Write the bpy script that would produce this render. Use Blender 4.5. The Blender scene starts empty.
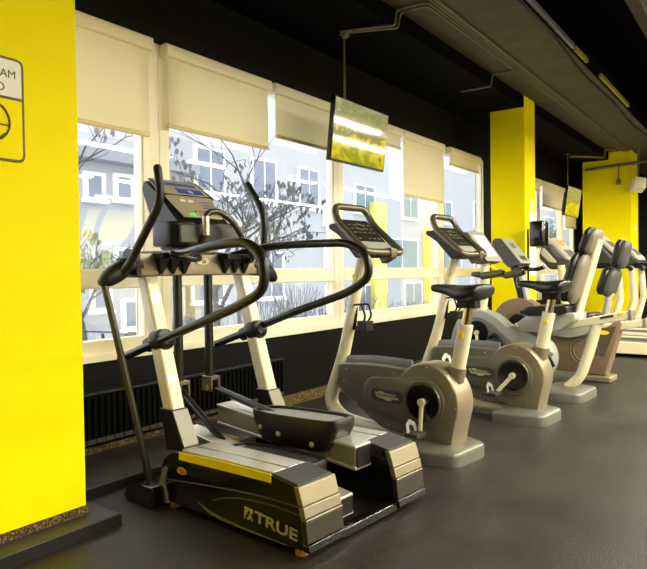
import bpy, bmesh, math, random
from mathutils import Vector, Matrix
C = bpy.context.scene.collection
sc = bpy.context.scene
PI = math.pi
random.seed(7)

# ---------------------------------------------------------------- materials
def lin(c):
    return tuple((x/255/12.92 if x/255 <= .04045 else ((x/255+.055)/1.055)**2.4) for x in c)

def mat(name, rgb, rough=.5, metal=0., var=.12, scale=30., bump=0., bscale=200., coat=0., spec=.5, emit=None, estr=1.):
    m = bpy.data.materials.new(name); m.use_nodes = True
    nt = m.node_tree; b = nt.nodes['Principled BSDF']
    tc = nt.nodes.new('ShaderNodeTexCoord')
    nz = nt.nodes.new('ShaderNodeTexNoise'); nz.inputs['Scale'].default_value = scale; nz.inputs['Detail'].default_value = 4
    nt.links.new(tc.outputs['Object'], nz.inputs['Vector'])
    mx = nt.nodes.new('ShaderNodeMix'); mx.data_type = 'RGBA'
    c = lin(rgb)
    mx.inputs[6].default_value = tuple(x*(1-var) for x in c)+(1,)
    mx.inputs[7].default_value = tuple(min(1, x*(1+var)) for x in c)+(1,)
    nt.links.new(nz.outputs['Fac'], mx.inputs[0])
    nt.links.new(mx.outputs[2], b.inputs['Base Color'])
    b.inputs['Roughness'].default_value = rough
    b.inputs['Metallic'].default_value = metal
    b.inputs['Coat Weight'].default_value = coat
    b.inputs['Specular IOR Level'].default_value = spec
    if bump:
        n2 = nt.nodes.new('ShaderNodeTexNoise'); n2.inputs['Scale'].default_value = bscale
        nt.links.new(tc.outputs['Object'], n2.inputs['Vector'])
        bp = nt.nodes.new('ShaderNodeBump'); bp.inputs['Strength'].default_value = bump; bp.inputs['Distance'].default_value = .01
        nt.links.new(n2.outputs['Fac'], bp.inputs['Height']); nt.links.new(bp.outputs['Normal'], b.inputs['Normal'])
    if emit:
        b.inputs['Emission Color'].default_value = lin(emit)+(1,); b.inputs['Emission Strength'].default_value = estr
    return m

def speckle(name, base, spots, scale, thr, rough=.7, bump=0.):
    m = mat(name, base, rough, bump=bump, bscale=scale*.7)
    nt = m.node_tree; b = nt.nodes['Principled BSDF']
    src = b.inputs['Base Color'].links[0].from_socket
    tc = nt.nodes.new('ShaderNodeTexCoord')
    v = nt.nodes.new('ShaderNodeTexNoise'); v.inputs['Scale'].default_value = scale; v.inputs['Detail'].default_value = 2
    nt.links.new(tc.outputs['Object'], v.inputs['Vector'])
    r = nt.nodes.new('ShaderNodeValToRGB'); r.color_ramp.elements[0].position = thr; r.color_ramp.elements[1].position = thr+.06
    nt.links.new(v.outputs['Fac'], r.inputs['Fac'])
    mx = nt.nodes.new('ShaderNodeMix'); mx.data_type = 'RGBA'
    nt.links.new(r.outputs['Color'], mx.inputs[0]); nt.links.new(src, mx.inputs[6]); mx.inputs[7].default_value = lin(spots)+(1,)
    nt.links.new(mx.outputs[2], b.inputs['Base Color'])
    return m

def checker_mat(name, c1, c2, scale, rough=.5):
    m = mat(name, c1, rough); nt = m.node_tree; b = nt.nodes['Principled BSDF']
    tc = nt.nodes.new('ShaderNodeTexCoord'); mp = nt.nodes.new('ShaderNodeMapping'); mp.inputs['Rotation'].default_value = (0, 0, PI/4)
    ck = nt.nodes.new('ShaderNodeTexChecker'); ck.inputs['Scale'].default_value = scale
    ck.inputs['Color1'].default_value = lin(c1)+(1,); ck.inputs['Color2'].default_value = lin(c2)+(1,)
    nt.links.new(tc.outputs['Object'], mp.inputs['Vector']); nt.links.new(mp.outputs['Vector'], ck.inputs['Vector'])
    nt.links.new(ck.outputs['Color'], b.inputs['Base Color'])
    bp = nt.nodes.new('ShaderNodeBump'); bp.inputs['Strength'].default_value = .6; bp.inputs['Distance'].default_value = .004
    nt.links.new(ck.outputs['Fac'], bp.inputs['Height']); nt.links.new(bp.outputs['Normal'], b.inputs['Normal'])
    return m

def floor_mat():
    m = speckle('rubber_floor', (37, 31, 24), (92, 80, 60), 170, .60, .42, bump=.22)
    nt = m.node_tree; b = nt.nodes['Principled BSDF']
    tc = nt.nodes.new('ShaderNodeTexCoord'); n = nt.nodes.new('ShaderNodeTexNoise'); n.inputs['Scale'].default_value = 1.7; n.inputs['Detail'].default_value = 8
    n.inputs['Roughness'].default_value = .65
    nt.links.new(tc.outputs['Object'], n.inputs['Vector'])
    src = b.inputs['Base Color'].links[0].from_socket
    mx = nt.nodes.new('ShaderNodeMix'); mx.data_type = 'RGBA'; mx.blend_type = 'MULTIPLY'; mx.inputs[0].default_value = 1
    r = nt.nodes.new('ShaderNodeValToRGB'); r.color_ramp.elements[0].position = .32; r.color_ramp.elements[0].color = (.42, .42, .44, 1)
    r.color_ramp.elements[1].position = .68; r.color_ramp.elements[1].color = (1.3, 1.27, 1.2, 1)
    nt.links.new(n.outputs['Fac'], r.inputs['Fac']); nt.links.new(src, mx.inputs[6]); nt.links.new(r.outputs['Color'], mx.inputs[7])
    nt.links.new(mx.outputs[2], b.inputs['Base Color'])
    mr = nt.nodes.new('ShaderNodeMapRange'); mr.inputs['To Min'].default_value = .36; mr.inputs['To Max'].default_value = .62
    nt.links.new(n.outputs['Fac'], mr.inputs['Value']); nt.links.new(mr.outputs['Result'], b.inputs['Roughness'])
    return m

def glass_mat():
    m = bpy.data.materials.new('window_glass'); m.use_nodes = True; nt = m.node_tree; nt.nodes.clear()
    o = nt.nodes.new('ShaderNodeOutputMaterial'); t = nt.nodes.new('ShaderNodeBsdfTransparent'); g = nt.nodes.new('ShaderNodeBsdfGlossy')
    t.inputs['Color'].default_value = (.97, .985, 1, 1); g.inputs['Roughness'].default_value = .015
    mx = nt.nodes.new('ShaderNodeMixShader'); lw = nt.nodes.new('ShaderNodeLayerWeight'); lw.inputs['Blend'].default_value = .5
    pw = nt.nodes.new('ShaderNodeMath'); pw.operation = 'POWER'; pw.inputs[1].default_value = 3.
    nt.links.new(lw.outputs['Facing'], pw.inputs[0])
    ma = nt.nodes.new('ShaderNodeMath'); ma.operation = 'MULTIPLY_ADD'; ma.inputs[1].default_value = .5; ma.inputs[2].default_value = .10; ma.use_clamp = True
    n = nt.nodes.new('ShaderNodeTexNoise'); n.inputs['Scale'].default_value = 1.5
    bp = nt.nodes.new('ShaderNodeBump'); bp.inputs['Strength'].default_value = .03; bp.inputs['Distance'].default_value = .02
    nt.links.new(n.outputs['Fac'], bp.inputs['Height']); nt.links.new(bp.outputs['Normal'], g.inputs['Normal'])
    nt.links.new(pw.outputs[0], ma.inputs[0]); nt.links.new(ma.outputs[0], mx.inputs[0])
    nt.links.new(t.outputs[0], mx.inputs[1]); nt.links.new(g.outputs[0], mx.inputs[2]); nt.links.new(mx.outputs[0], o.inputs['Surface'])
    return m

def blind_mat():
    m = mat('cream_blind_fabric', (238, 230, 206), .85, var=.03, scale=120, bump=.05, bscale=600, spec=.1)
    nt = m.node_tree; b = nt.nodes['Principled BSDF']; o = [n for n in nt.nodes if n.type == 'OUTPUT_MATERIAL'][0]
    t = nt.nodes.new('ShaderNodeBsdfTranslucent'); t.inputs['Color'].default_value = lin((252, 244, 214))+(1,)
    mx = nt.nodes.new('ShaderNodeMixShader'); mx.inputs[0].default_value = .40
    nt.links.new(b.outputs[0], mx.inputs[1]); nt.links.new(t.outputs[0], mx.inputs[2]); nt.links.new(mx.outputs[0], o.inputs['Surface'])
    return m

def tv_mat():  # yellow-green reflection of the hall, painted as emission on the dark screen
    m = bpy.data.materials.new('television_painted_reflection'); m.use_nodes = True; nt = m.node_tree; b = nt.nodes['Principled BSDF']
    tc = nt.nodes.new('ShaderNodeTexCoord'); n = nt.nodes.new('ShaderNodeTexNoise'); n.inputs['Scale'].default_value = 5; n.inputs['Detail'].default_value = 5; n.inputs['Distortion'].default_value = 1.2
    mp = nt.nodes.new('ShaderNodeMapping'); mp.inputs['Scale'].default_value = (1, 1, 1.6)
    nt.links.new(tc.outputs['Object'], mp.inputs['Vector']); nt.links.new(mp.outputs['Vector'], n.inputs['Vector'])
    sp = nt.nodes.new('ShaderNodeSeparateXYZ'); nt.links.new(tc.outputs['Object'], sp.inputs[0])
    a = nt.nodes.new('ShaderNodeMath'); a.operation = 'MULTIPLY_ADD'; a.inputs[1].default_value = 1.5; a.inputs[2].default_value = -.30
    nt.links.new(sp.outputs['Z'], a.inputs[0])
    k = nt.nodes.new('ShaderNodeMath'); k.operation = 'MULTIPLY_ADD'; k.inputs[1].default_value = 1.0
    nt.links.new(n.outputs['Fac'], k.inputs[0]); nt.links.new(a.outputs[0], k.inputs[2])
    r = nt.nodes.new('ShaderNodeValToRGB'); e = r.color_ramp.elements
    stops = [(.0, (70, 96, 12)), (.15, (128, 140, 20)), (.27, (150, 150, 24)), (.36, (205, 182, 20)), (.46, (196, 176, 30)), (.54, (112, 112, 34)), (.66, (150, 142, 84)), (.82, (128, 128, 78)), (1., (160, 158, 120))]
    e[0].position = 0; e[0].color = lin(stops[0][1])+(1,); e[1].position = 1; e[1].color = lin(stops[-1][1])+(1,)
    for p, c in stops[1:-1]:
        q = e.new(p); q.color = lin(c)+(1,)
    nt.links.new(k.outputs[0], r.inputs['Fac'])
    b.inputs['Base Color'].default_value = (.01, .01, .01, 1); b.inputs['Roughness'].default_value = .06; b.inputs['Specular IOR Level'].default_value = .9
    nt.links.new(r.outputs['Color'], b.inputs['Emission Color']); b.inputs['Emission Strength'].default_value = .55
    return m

M = dict(
    yellow=mat('yellow_paint', (255, 234, 0), .6, var=.02, scale=3, spec=.08),
    black=mat('black_paint', (7, 6, 6), .8, var=.2, scale=8, spec=.05),
    blackwall=mat('black_wall_paint', (12, 11, 9), .6, var=.2, scale=6, bump=.08, bscale=60, spec=.15),
    concrete=mat('raw_concrete', (92, 84, 62), .85, var=.4, scale=5, bump=.4, bscale=40),
    step=mat('grey_step_surface', (50, 47, 42), .45, var=.2, scale=12, bump=.1),
    stepface=mat('black_step_edge', (11, 10, 8), .5, var=.2),
    skirt=speckle('speckled_skirting', (46, 34, 18), (150, 118, 52), 140, .53, .6),
    frame=mat('cream_window_frame', (252, 242, 216), .4, var=.03, scale=5),
    blind=blind_mat(),
    blindbar=mat('blind_bottom_bar', (226, 204, 150), .5, var=.04),
    wallgrey=mat('pale_wall_paint', (205, 200, 185), .8, var=.05, scale=4),
    darkwall=mat('dark_wall_paint', (22, 24, 30), .7, var=.15, scale=4),
    cream=mat('cream_enamel', (226, 214, 178), .32, var=.03, scale=10, coat=.3),
    gloss=mat('gloss_black_plastic', (14, 13, 10), .2, var=.2, scale=12, coat=.4),
    rubber=mat('black_rubber', (17, 16, 14), .42, var=.2, scale=60, bump=.1, bscale=500),
    tube=mat('black_tube_grip', (26, 24, 18), .3, var=.15, scale=60),
    plastic=mat('black_plastic', (19, 18, 15), .38, spec=.35, var=.15, scale=40, bump=.05, bscale=400),
    silver=mat('silver_aluminium', (200, 196, 180), .28, .7, var=.08, scale=40),
    champagne=mat('brushed_champagne_panel', (150, 141, 118), .4, .45, var=.08, scale=50),
    headbar=mat('grey_bronze_metal', (122, 110, 92), .35, .55, var=.1, scale=20),
    bronzedark=mat('dark_bronze_panel', (66, 60, 50), .35, .4, var=.1, scale=30),
    rodmetal=mat('dark_steel_tube', (78, 73, 62), .3, .6, var=.1, scale=30),
    bronze=mat('bronze_grey_shell', (140, 127, 101), .38, .4, var=.06, scale=25),
    shell=mat('olive_grey_shell', (112, 106, 88), .42, .25, var=.06, scale=25),
    shellgrey=mat('blue_grey_shell', (108, 110, 108), .4, .1, var=.06, scale=25),
    brown=mat('brown_shell', (138, 116, 92), .45, .2, var=.06, scale=25),
    brownd=mat('dark_brown_inset', (92, 80, 64), .45, .2, var=.06, scale=25),
    consolepale=mat('pale_console_plastic', (208, 202, 186), .4, .1, var=.04, scale=30),
    palegrey=mat('pale_grey_shell', (164, 162, 150), .4, .15, var=.05, scale=25),
    plate=mat('grey_base_plate', (112, 108, 97), .38, .35, var=.08, scale=40),
    chrome=mat('chrome', (190, 175, 140), .18, 1., var=.05),
    barmetal=mat('bronze_handlebar_grip', (106, 99, 78), .32, .5, var=.1, scale=60),
    darkgrey=mat('dark_grey_plastic', (62, 60, 54), .4, var=.1, scale=40),
    leather=mat('black_vinyl', (26, 24, 20), .36, var=.15, scale=60, bump=.08, bscale=300),
    greyvinyl=mat('grey_vinyl', (74, 76, 69), .45, var=.08, scale=60, bump=.05, bscale=300),
    palevinyl=mat('pale_grey_plastic_back', (122, 114, 98), .45, var=.06, scale=30),
    tread=checker_mat('textured_black_tread', (78, 75, 68), (34, 33, 30), 90),
    treadgrey=checker_mat('textured_grey_tread', (165, 160, 145), (95, 92, 84), 90),
    yellowsticker=mat('yellow_sticker', (250, 225, 0), .5, var=.03),
    orange=mat('orange_sticker', (205, 95, 35), .5, var=.15),
    olive=mat('olive_decal', (120, 110, 40), .4, var=.1),
    oliveline=mat('dark_olive_line', (58, 54, 24), .35, var=.1),
    logo=mat('silver_lettering', (205, 195, 150), .3, .3, var=.05),
    white=mat('white_card', (245, 240, 225), .6, var=.02),
    text=mat('dark_lettering', (92, 74, 20), .6, var=.05),
    darktext=mat('black_lettering', (30, 28, 24), .5, var=.05),
    screenblue=mat('blue_lcd_panel', (24, 40, 98), .25, var=.1, emit=(40, 58, 120), estr=.35),
    bezel=mat('pale_console_fascia', (190, 178, 146), .35, .3, var=.08, scale=30),
    green=mat('green_key', (60, 190, 70), .4, emit=(60, 200, 80), estr=.5),
    bluekey=mat('blue_key', (90, 110, 180), .4, var=.1),
    screenpale=mat('pale_screen', (196, 192, 190), .25, var=.05, emit=(200, 196, 200), estr=.25),
    orangescreen=mat('orange_display', (235, 130, 60), .3, emit=(240, 120, 50), estr=.6),
    keys=mat('pale_key_print', (108, 104, 86), .5, var=.1),
    display=mat('dark_display_panel', (34, 33, 24), .28, var=.2, scale=20),
    foot=mat('tan_rubber_foot', (190, 140, 90), .6, var=.1),
    roller=mat('tan_roller', (170, 140, 88), .45, .2, var=.15, scale=60),
    pipe=mat('grey_conduit', (120, 112, 84), .45, .3, var=.1),
    lightbody=mat('white_luminaire_body', (235, 232, 222), .5, var=.02),
    diffuser=mat('lit_diffuser', (255, 250, 235), .5, var=0, emit=(255, 246, 222), estr=14),
    traygrey=mat('blue_grey_tray', (140, 155, 165), .4, .4, var=.08),
    trayyellow=mat('yellow_tray', (170, 160, 50), .5, var=.08),
    traydark=mat('dark_tray', (70, 62, 48), .5, var=.1),
    facade=mat('grey_render', (172, 175, 178), .9, var=.05, scale=.8),
    facade2=mat('pale_render', (178, 181, 184), .9, var=.05, scale=.8),
    reflectyellow=mat('painted_yellow_reflection', (240, 222, 120), .9, var=.05, scale=.8),
    whitetrim=mat('white_window_trim', (248, 250, 255), .5, var=.02),
    outpane=mat('teal_outside_pane', (96, 128, 136), .2, var=.25, scale=1.5),
    outpaned=mat('dark_outside_pane', (120, 130, 145), .2, var=.3, scale=1.5),
    roof=mat('slate_roof', (150, 152, 160), .8, var=.1),
    ground=mat('snowy_ground', (214, 216, 222), .9, var=.25, scale=1.2, bump=.3, bscale=6),
    bark=mat('dark_bark', (88, 86, 88), .9, var=.2, scale=20),
    leaf=mat('dry_leaf', (112, 112, 114), .8, var=.35, scale=8),
    leafg=mat('yellow_green_leaf', (132, 140, 96), .8, var=.3, scale=8),
    bush=mat('grey_twig', (120, 122, 126), .9, var=.3, scale=8),
    bikeblack=mat('bicycle_black', (52, 54, 58), .4, var=.1),
    trackblack=mat('black_belt', (56, 52, 46), .6, var=.2, scale=60),
    radiator=mat('black_radiator_enamel', (5, 5, 4), .5, var=.2, scale=20, spec=.08),
    perfor=mat('grey_perforation', (58, 54, 46), .5, var=.1),
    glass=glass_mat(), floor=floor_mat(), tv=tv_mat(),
)

# ---------------------------------------------------------------- mesh builder
V3 = Vector
def rnd(poly, r, n=4):
    """round the corners of a closed polygon; r a number or one per corner"""
    out = []; N = len(poly)
    for i in range(N):
        p0, p, p1 = V3(poly[i-1]), V3(poly[i]), V3(poly[(i+1) % N])
        ri = r[i] if isinstance(r, (list, tuple)) else r
        a, b = (p0-p), (p1-p)
        d = min(ri, a.length*.48, b.length*.48)
        if d < 1e-5: out.append(tuple(p)); continue
        s, e = p+a.normalized()*d, p+b.normalized()*d
        for k in range(n+1):
            t = k/n; out.append(tuple(s*(1-t)**2+p*2*t*(1-t)+e*t*t))
    return out
def fil(pts, r, n=6):
    """round the inner corners of an open 3D polyline"""
    out = [tuple(pts[0])]
    for i in range(1, len(pts)-1):
        p0, p, p1 = V3(pts[i-1]), V3(pts[i]), V3(pts[i+1])
        ri = r[i-1] if isinstance(r, (list, tuple)) else r
        a, b = p0-p, p1-p; d = min(ri, a.length*.48, b.length*.48)
        s, e = p+a.normalized()*d, p+b.normalized()*d
        for k in range(n+1):
            t = k/n; out.append(tuple(s*(1-t)**2+p*2*t*(1-t)+e*t*t))
    out.append(tuple(pts[-1])); return out
def fillc(pts, r, n=6):
    return rnd(pts, r, n)
def ell(cx, cy, rx, ry=None, n=32, a0=0., a1=2*PI):
    ry = ry or rx
    full = abs(a1-a0-2*PI) < 1e-6
    return [(cx+rx*math.cos(a0+(a1-a0)*k/(n if full else n-1)), cy+ry*math.sin(a0+(a1-a0)*k/(n if full else n-1))) for k in range(n)]

class MB:
    def __init__(s): s.bm = bmesh.new()
    def v(s, p): return s.bm.verts.new(p)
    def f(s, vs):
        try: return s.bm.faces.new(vs)
        except ValueError: return None
    def box(s, c, d, rot=None):
        x, y, z = d[0]/2, d[1]/2, d[2]/2
        P = [V3(q) for q in ((-x,-y,-z),(x,-y,-z),(x,y,-z),(-x,y,-z),(-x,-y,z),(x,-y,z),(x,y,z),(-x,y,z))]
        if rot is not None: P = [rot @ q for q in P]
        w = [s.v(q+V3(c)) for q in P]
        for i in ((0,3,2,1),(4,5,6,7),(0,1,5,4),(1,2,6,5),(2,3,7,6),(3,0,4,7)): s.f([w[k] for k in i])
        return s
    def bb(s, x0, x1, y0, y1, z0, z1): return s.box(((x0+x1)/2,(y0+y1)/2,(z0+z1)/2),(x1-x0,y1-y0,z1-z0))
    def loft(s, rings, cap=True, closed=False):
        R = [[s.v(p) for p in r] for r in rings]; n = len(R[0])
        for a, b in zip(R, R[1:]+([R[0]] if closed else [])):
            for k in range(n): s.f([a[k], a[(k+1) % n], b[(k+1) % n], b[k]])
        if cap and not closed:
            s.f(R[0][::-1]); s.f(R[-1])
        return s
    def prism(s, poly, a0, a1, ax='x', shrink=0.):
        """poly in the two other axes (x: (y,z); y: (x,z); z: (x,y)) pushed from a0 to a1"""
        def P(q, a): return (a, q[0], q[1]) if ax == 'x' else ((q[0], a, q[1]) if ax == 'y' else (q[0], q[1], a))
        return s.loft([[P(q, a0) for q in poly], [P(q, a1) for q in poly]])
    def pillow(s, poly, a0, a1, ax='x', e=.01):
        """prism with rounded rims: the outline shrinks towards its middle at both ends"""
        cx = sum(p[0] for p in poly)/len(poly); cy = sum(p[1] for p in poly)/len(poly)
        R = max(math.hypot(p[0]-cx, p[1]-cy) for p in poly)
        def P(q, a): return (a, q[0], q[1]) if ax == 'x' else ((q[0], a, q[1]) if ax == 'y' else (q[0], q[1], a))
        rings = []
        sg = 1 if a1 > a0 else -1
        for off, k in ((0, e), (.3*e, .3*e), (e, 0)):
            f = 1-k/R; rings.append([P((cx+(q[0]-cx)*f, cy+(q[1]-cy)*f), a0+sg*off) for q in poly])
        for off, k in ((e, 0), (.3*e, .3*e), (0, e)):
            f = 1-k/R; rings.append([P((cx+(q[0]-cx)*f, cy+(q[1]-cy)*f), a1-sg*off) for q in poly])
        return s.loft(rings)
    def tube(s, pts, r, n=12, closed=False, ry=None, up=None, cap=True):
        pts = [V3(p) for p in pts]; N = len(pts); T = []
        for i in range(N):
            if closed: t = pts[(i+1) % N]-pts[i-1]
            else: t = pts[min(i+1, N-1)]-pts[max(i-1, 0)]
            T.append(t.normalized())
        u = V3(up) if up else (V3((0,0,1)) if abs(T[0].z) < .9 else V3((0,1,0)))
        rings = []
        for i in range(N):
            u = (u-T[i]*u.dot(T[i]))
            if u.length < 1e-6: u = V3((1,0,0))-T[i]*T[i].x
            u.normalize(); w = T[i].cross(u)
            ra = r[i] if isinstance(r, (list, tuple)) else r
            rb = ra if ry is None else (ry[i] if isinstance(ry, (list, tuple)) else ry)
            rings.append([tuple(pts[i]+u*ra*math.cos(2*PI*k/n)+w*rb*math.sin(2*PI*k/n)) for k in range(n)])
        return s.loft(rings, cap, closed)
    def cyl(s, p0, p1, r, r1=None, n=24): return s.tube([p0, p1], [r, r if r1 is None else r1], n)
    def ball(s, c, r, n=16, rot=None):
        r = r if isinstance(r, (tuple, list)) else (r, r, r); rings = []
        m = n//2
        for i in range(1, m):
            a = PI*i/m
            q = [V3((r[0]*math.sin(a)*math.cos(2*PI*k/n), r[1]*math.sin(a)*math.sin(2*PI*k/n), r[2]*math.cos(a))) for k in range(n)]
            if rot is not None: q = [rot @ x for x in q]
            rings.append([tuple(x+V3(c)) for x in q])
        return s.loft(rings)
    def path_section(s, rings): return s.loft(rings)

def obj(name, mb, m, parent=None, bevel=0., smooth=True, seg=2):
    me = bpy.data.meshes.new(name); bm = mb.bm
    bmesh.ops.remove_doubles(bm, verts=bm.verts, dist=1e-6)
    bmesh.ops.recalc_face_normals(bm, faces=bm.faces)
    bm.to_mesh(me); bm.free()
    o = bpy.data.objects.new(name, me); C.objects.link(o)
    me.materials.append(M[m] if isinstance(m, str) else m)
    if smooth:
        for p in me.polygons: p.use_smooth = True
        me.set_sharp_from_angle(angle=math.radians(38))
    if bevel:
        b = o.modifiers.new('bevel', 'BEVEL'); b.width = bevel; b.segments = seg; b.limit_method = 'ANGLE'; b.angle_limit = math.radians(40)
    if parent: o.parent = parent
    return o
def tag(o, label=None, cat=None, group=None, kind=None):
    if label: o['label'] = label
    if cat: o['category'] = cat
    if group: o['group'] = group
    if kind: o['kind'] = kind
    return o
def thing(name, label, cat, loc=(0,0,0), yaw=0., group=None):
    o = bpy.data.objects.new(name, None); C.objects.link(o); o.empty_display_size = .2
    o.location = loc; o.rotation_euler = (0, 0, math.radians(yaw)); return tag(o, label, cat, group)
def struct(name, mb, m, parent=None, **k):
    o = obj(name, mb, m, parent, **k)
    if not parent: o['kind'] = 'structure'
    return o
def copy_tree(o, parent=None):
    c = o.copy(); C.objects.link(c)
    if parent: c.parent = parent
    for ch in list(o.children): copy_tree(ch, c)
    return c
def text(name, s, size, m, parent, mtx, depth=.002, bold=.0, squash=1.):
    cu = bpy.data.curves.new(name, 'FONT'); cu.body = s; cu.size = size; cu.extrude = depth; cu.offset = bold; cu.align_x = 'LEFT'
    t = bpy.data.objects.new(name+'_curve', cu); C.objects.link(t)
    dg = bpy.context.evaluated_depsgraph_get(); me = bpy.data.meshes.new_from_object(t.evaluated_get(dg))
    bpy.data.objects.remove(t); me.name = name
    me.transform(Matrix.Diagonal((squash, 1, 1, 1))); me.transform(mtx)
    o = bpy.data.objects.new(name, me); C.objects.link(o); me.materials.clear(); me.materials.append(M[m])
    if parent: o.parent = parent
    return o
def frame_mtx(o, x, y):
    """matrix with local x along x, y along y, z = x cross y"""
    x = V3(x).normalized(); y = V3(y); y = (y-x*y.dot(x)).normalized(); z = x.cross(y)
    m = Matrix((x, y, z)).transposed().to_4x4(); m.translation = V3(o); return m

# ---------------------------------------------------------------- camera
f, a, p, r, h = 628.9, math.radians(35.85), math.radians(1.073), math.radians(-.845), 1.05
d = V3((math.cos(a)*math.cos(p), math.sin(a)*math.cos(p), -math.sin(p)))
rt = V3((math.sin(a), -math.cos(a), 0)); up = rt.cross(d)
rt, up = rt*math.cos(r)+up*math.sin(r), up*math.cos(r)-rt*math.sin(r)
cam = bpy.data.cameras.new('camera'); co = bpy.data.objects.new('camera', cam); C.objects.link(co)
mw = Matrix((rt, up, -d)).transposed().to_4x4(); mw.translation = (0, 0, h); co.matrix_world = mw
cam.sensor_width = 36; cam.sensor_fit = 'HORIZONTAL'; cam.lens = f*36/647; cam.clip_start = .05
sc.camera = co

# ================================================================ SETTING
XL, XR, YB, YW, ZC = -4., 16., -6., 3.15, 3.6
struct('floor', MB().bb(XL, XR, YB, YW, -.1, 0), 'floor', smooth=False)
struct('ceiling', MB().bb(XL, XR, YB, YW+.3, ZC, ZC+.1), 'black', smooth=False)
w = MB()
wins = [(-1.5, 2.56), (2.62, 4.60), (4.60, 6.70), (6.70, 8.0)]
win2 = [(8.9, 10.35), (10.35, 11.72), (11.72, 12.56)]
ZS, ZT = .56, 2.50
w.bb(XL, XR, YW, YW+.09, -.1, ZS); w.bb(XL, XR, YW, YW+.09, ZT, ZC)
w.bb(XL, -1.5, YW, YW+.09, ZS, ZT); w.bb(8.0, 8.9, YW, YW+.09, ZS, ZT); w.bb(12.56, XR, YW, YW+.09, ZS, ZT)
struct('wall_front', w, 'blackwall', smooth=False)
struct('wall_right', MB().bb(XR, XR+.1, YB, YW, 0, ZC), 'darkwall', smooth=False)
struct('wall_left', MB().bb(XL-.1, XL, YB, YW, 0, ZC), 'darkwall', smooth=False)
struct('wall_rear', MB().bb(XL, XR, YB-.1, YB, 0, ZC), 'wallgrey', smooth=False)
# a yellow painted band and yellow columns on the rear side of the hall (they show as reflections in the panes)
struct('trim_1', MB().bb(XL, XR, YB, YB+.03, 1.9, 2.55), 'yellow', smooth=False)
for k, x in enumerate((4.5, 10.5)):
    struct('pillar_rear', MB().bb(x-.35, x+.35, YB+.03, YB+.75, 0, ZC), 'yellow', smooth=False)
# black soffit over the windows, concrete beam, second beam
struct('ceiling_soffit', MB().bb(XL, XR, 2.372, YW, 2.93, ZC), 'black', smooth=False)
struct('ceiling_beam', MB().bb(XL, XR, 1.555, 2.372, 3.06, ZC), 'concrete', smooth=False)
struct('trim_4', MB().bb(XL, XR, 1.545, 1.555, 3.075, ZC), 'black', smooth=False)
struct('ceiling_beam', MB().bb(XL, XR, .2, .93, 3.06, ZC), 'concrete', smooth=False)
# step along the window wall and skirting
struct('step_platform', MB().bb(XL, 3.1, 2.63, YW-.018, 0, .05), 'step', bevel=.004)
struct('step_platform', MB().bb(XL, 1.625, 2.25, 2.56, 0, .05), 'step', bevel=.004)
struct('step_riser', MB().bb(XL, 3.1, 2.626, 2.63, 0, .045), 'stepface', smooth=False)
struct('step_riser', MB().bb(XL, 1.629, 2.246, 2.25, 0, .045).bb(1.625, 1.629, 2.25, 2.56, 0, .045), 'stepface', smooth=False)
struct('baseboard_front', MB().bb(3.1, XR, YW-.018, YW, 0, .085).bb(XL, 3.1, YW-.018, YW, .05, .085), 'skirt', smooth=False)
for nm, x0, x1, y0, y1, zt, z0 in (('near', XL, 1.543, 2.37, 2.56, 2.93, .05), ('middle', 7.28, 7.665, 2.37, 2.776, 2.93, 0), ('far', 11.75, 12.42, 2.02, 2.80, 2.93, 0)):
    b = MB().bb(x0, x1, y0, y1, z0, zt)
    if nm == 'near': b.bb(x0, x1, 2.371, 2.56, zt-.01, zt)
    if nm == 'far': b.bb(x0, x1, y0, 2.372, zt, 3.06)
    if nm == 'middle': b.bb(x0, x1, y0, y0+.002, zt, 3.06)
    o = struct('pillar', b, 'yellow', smooth=False)
struct('trim_2', MB().bb(XL, 1.549, 2.362, 2.37, .05, .085).bb(1.543, 1.549, 2.37, 2.56, .05, .085), 'skirt', smooth=False)
# windows: frame, sill, panes
def window(i, x0, x1, lower=True):
    t = bpy.data.objects.new('window_%d' % i, None); C.objects.link(t); t['kind'] = 'structure'; t.location = (x0, YW, 0)
    W_ = x1-x0; m = MB(); fw = .075
    y0, y1 = .0, .08
    m.bb(0, fw, y0, y1, ZS, ZT); m.bb(W_-fw, W_, y0, y1, ZS, ZT)
    m.bb(fw, W_-fw, y0, y1, ZS, .68); m.bb(fw, W_-fw, y0, y1, 2.42, ZT); m.bb(fw, W_-fw, y0, y1, .975, 1.09)
    obj('window_frame', m, 'frame', t, bevel=.008)
    obj('window_sill', MB().bb(0, W_, -.03, y0, ZS, .60), 'frame', t, bevel=.006)
    obj('pane', MB().bb(fw, W_-fw, .035, .041, 1.09, 2.42), 'glass', t, smooth=False)
    obj('pane', MB().bb(fw, W_-fw, .035, .041, .68, .975), 'glass', t, smooth=False)
for i, (x0, x1) in enumerate(wins+win2): window(i+1, x0, x1)
struct('trim_3', MB().bb(2.56, 2.62, YW+.005, YW+.08, ZS, ZT), 'frame', smooth=False)

# roller blinds
def blind(x0, x1, zb, label):
    t = thing('roller_blind', label, 'blind', ((x0+x1)/2, YW-.05, 2.5), 0, 'cream roller blinds on the windows')
    hw = (x1-x0)/2
    obj('cassette', MB().prism(rnd([(-.03, -.085), (.045, -.085), (.045, -.005), (-.03, -.005)], .02), -hw-.02, hw+.02), 'frame', t)
    obj('fabric', MB().bb(-hw, hw, .0, .004, zb-2.5+.02, -.08), 'blind', t, smooth=False)
    obj('bottom_bar', MB().prism(rnd([(-.008, zb-2.5), (.012, zb-2.5), (.012, zb-2.5+.026), (-.008, zb-2.5+.026)], .006), -hw, hw), 'blindbar', t)
    return t
blind(1.0, 2.505, 1.89, 'cream roller blind beside the near yellow pillar, above the leftmost pane')
blind(2.655, 3.61, 1.975, 'cream roller blind with its cord side edge, second from the near yellow pillar')
blind(3.70, 4.45, 2.085, 'cream roller blind behind the left side of the large hanging television')
blind(4.72, 5.66, 2.285, 'short cream roller blind showing just right of the large hanging television')
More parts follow.
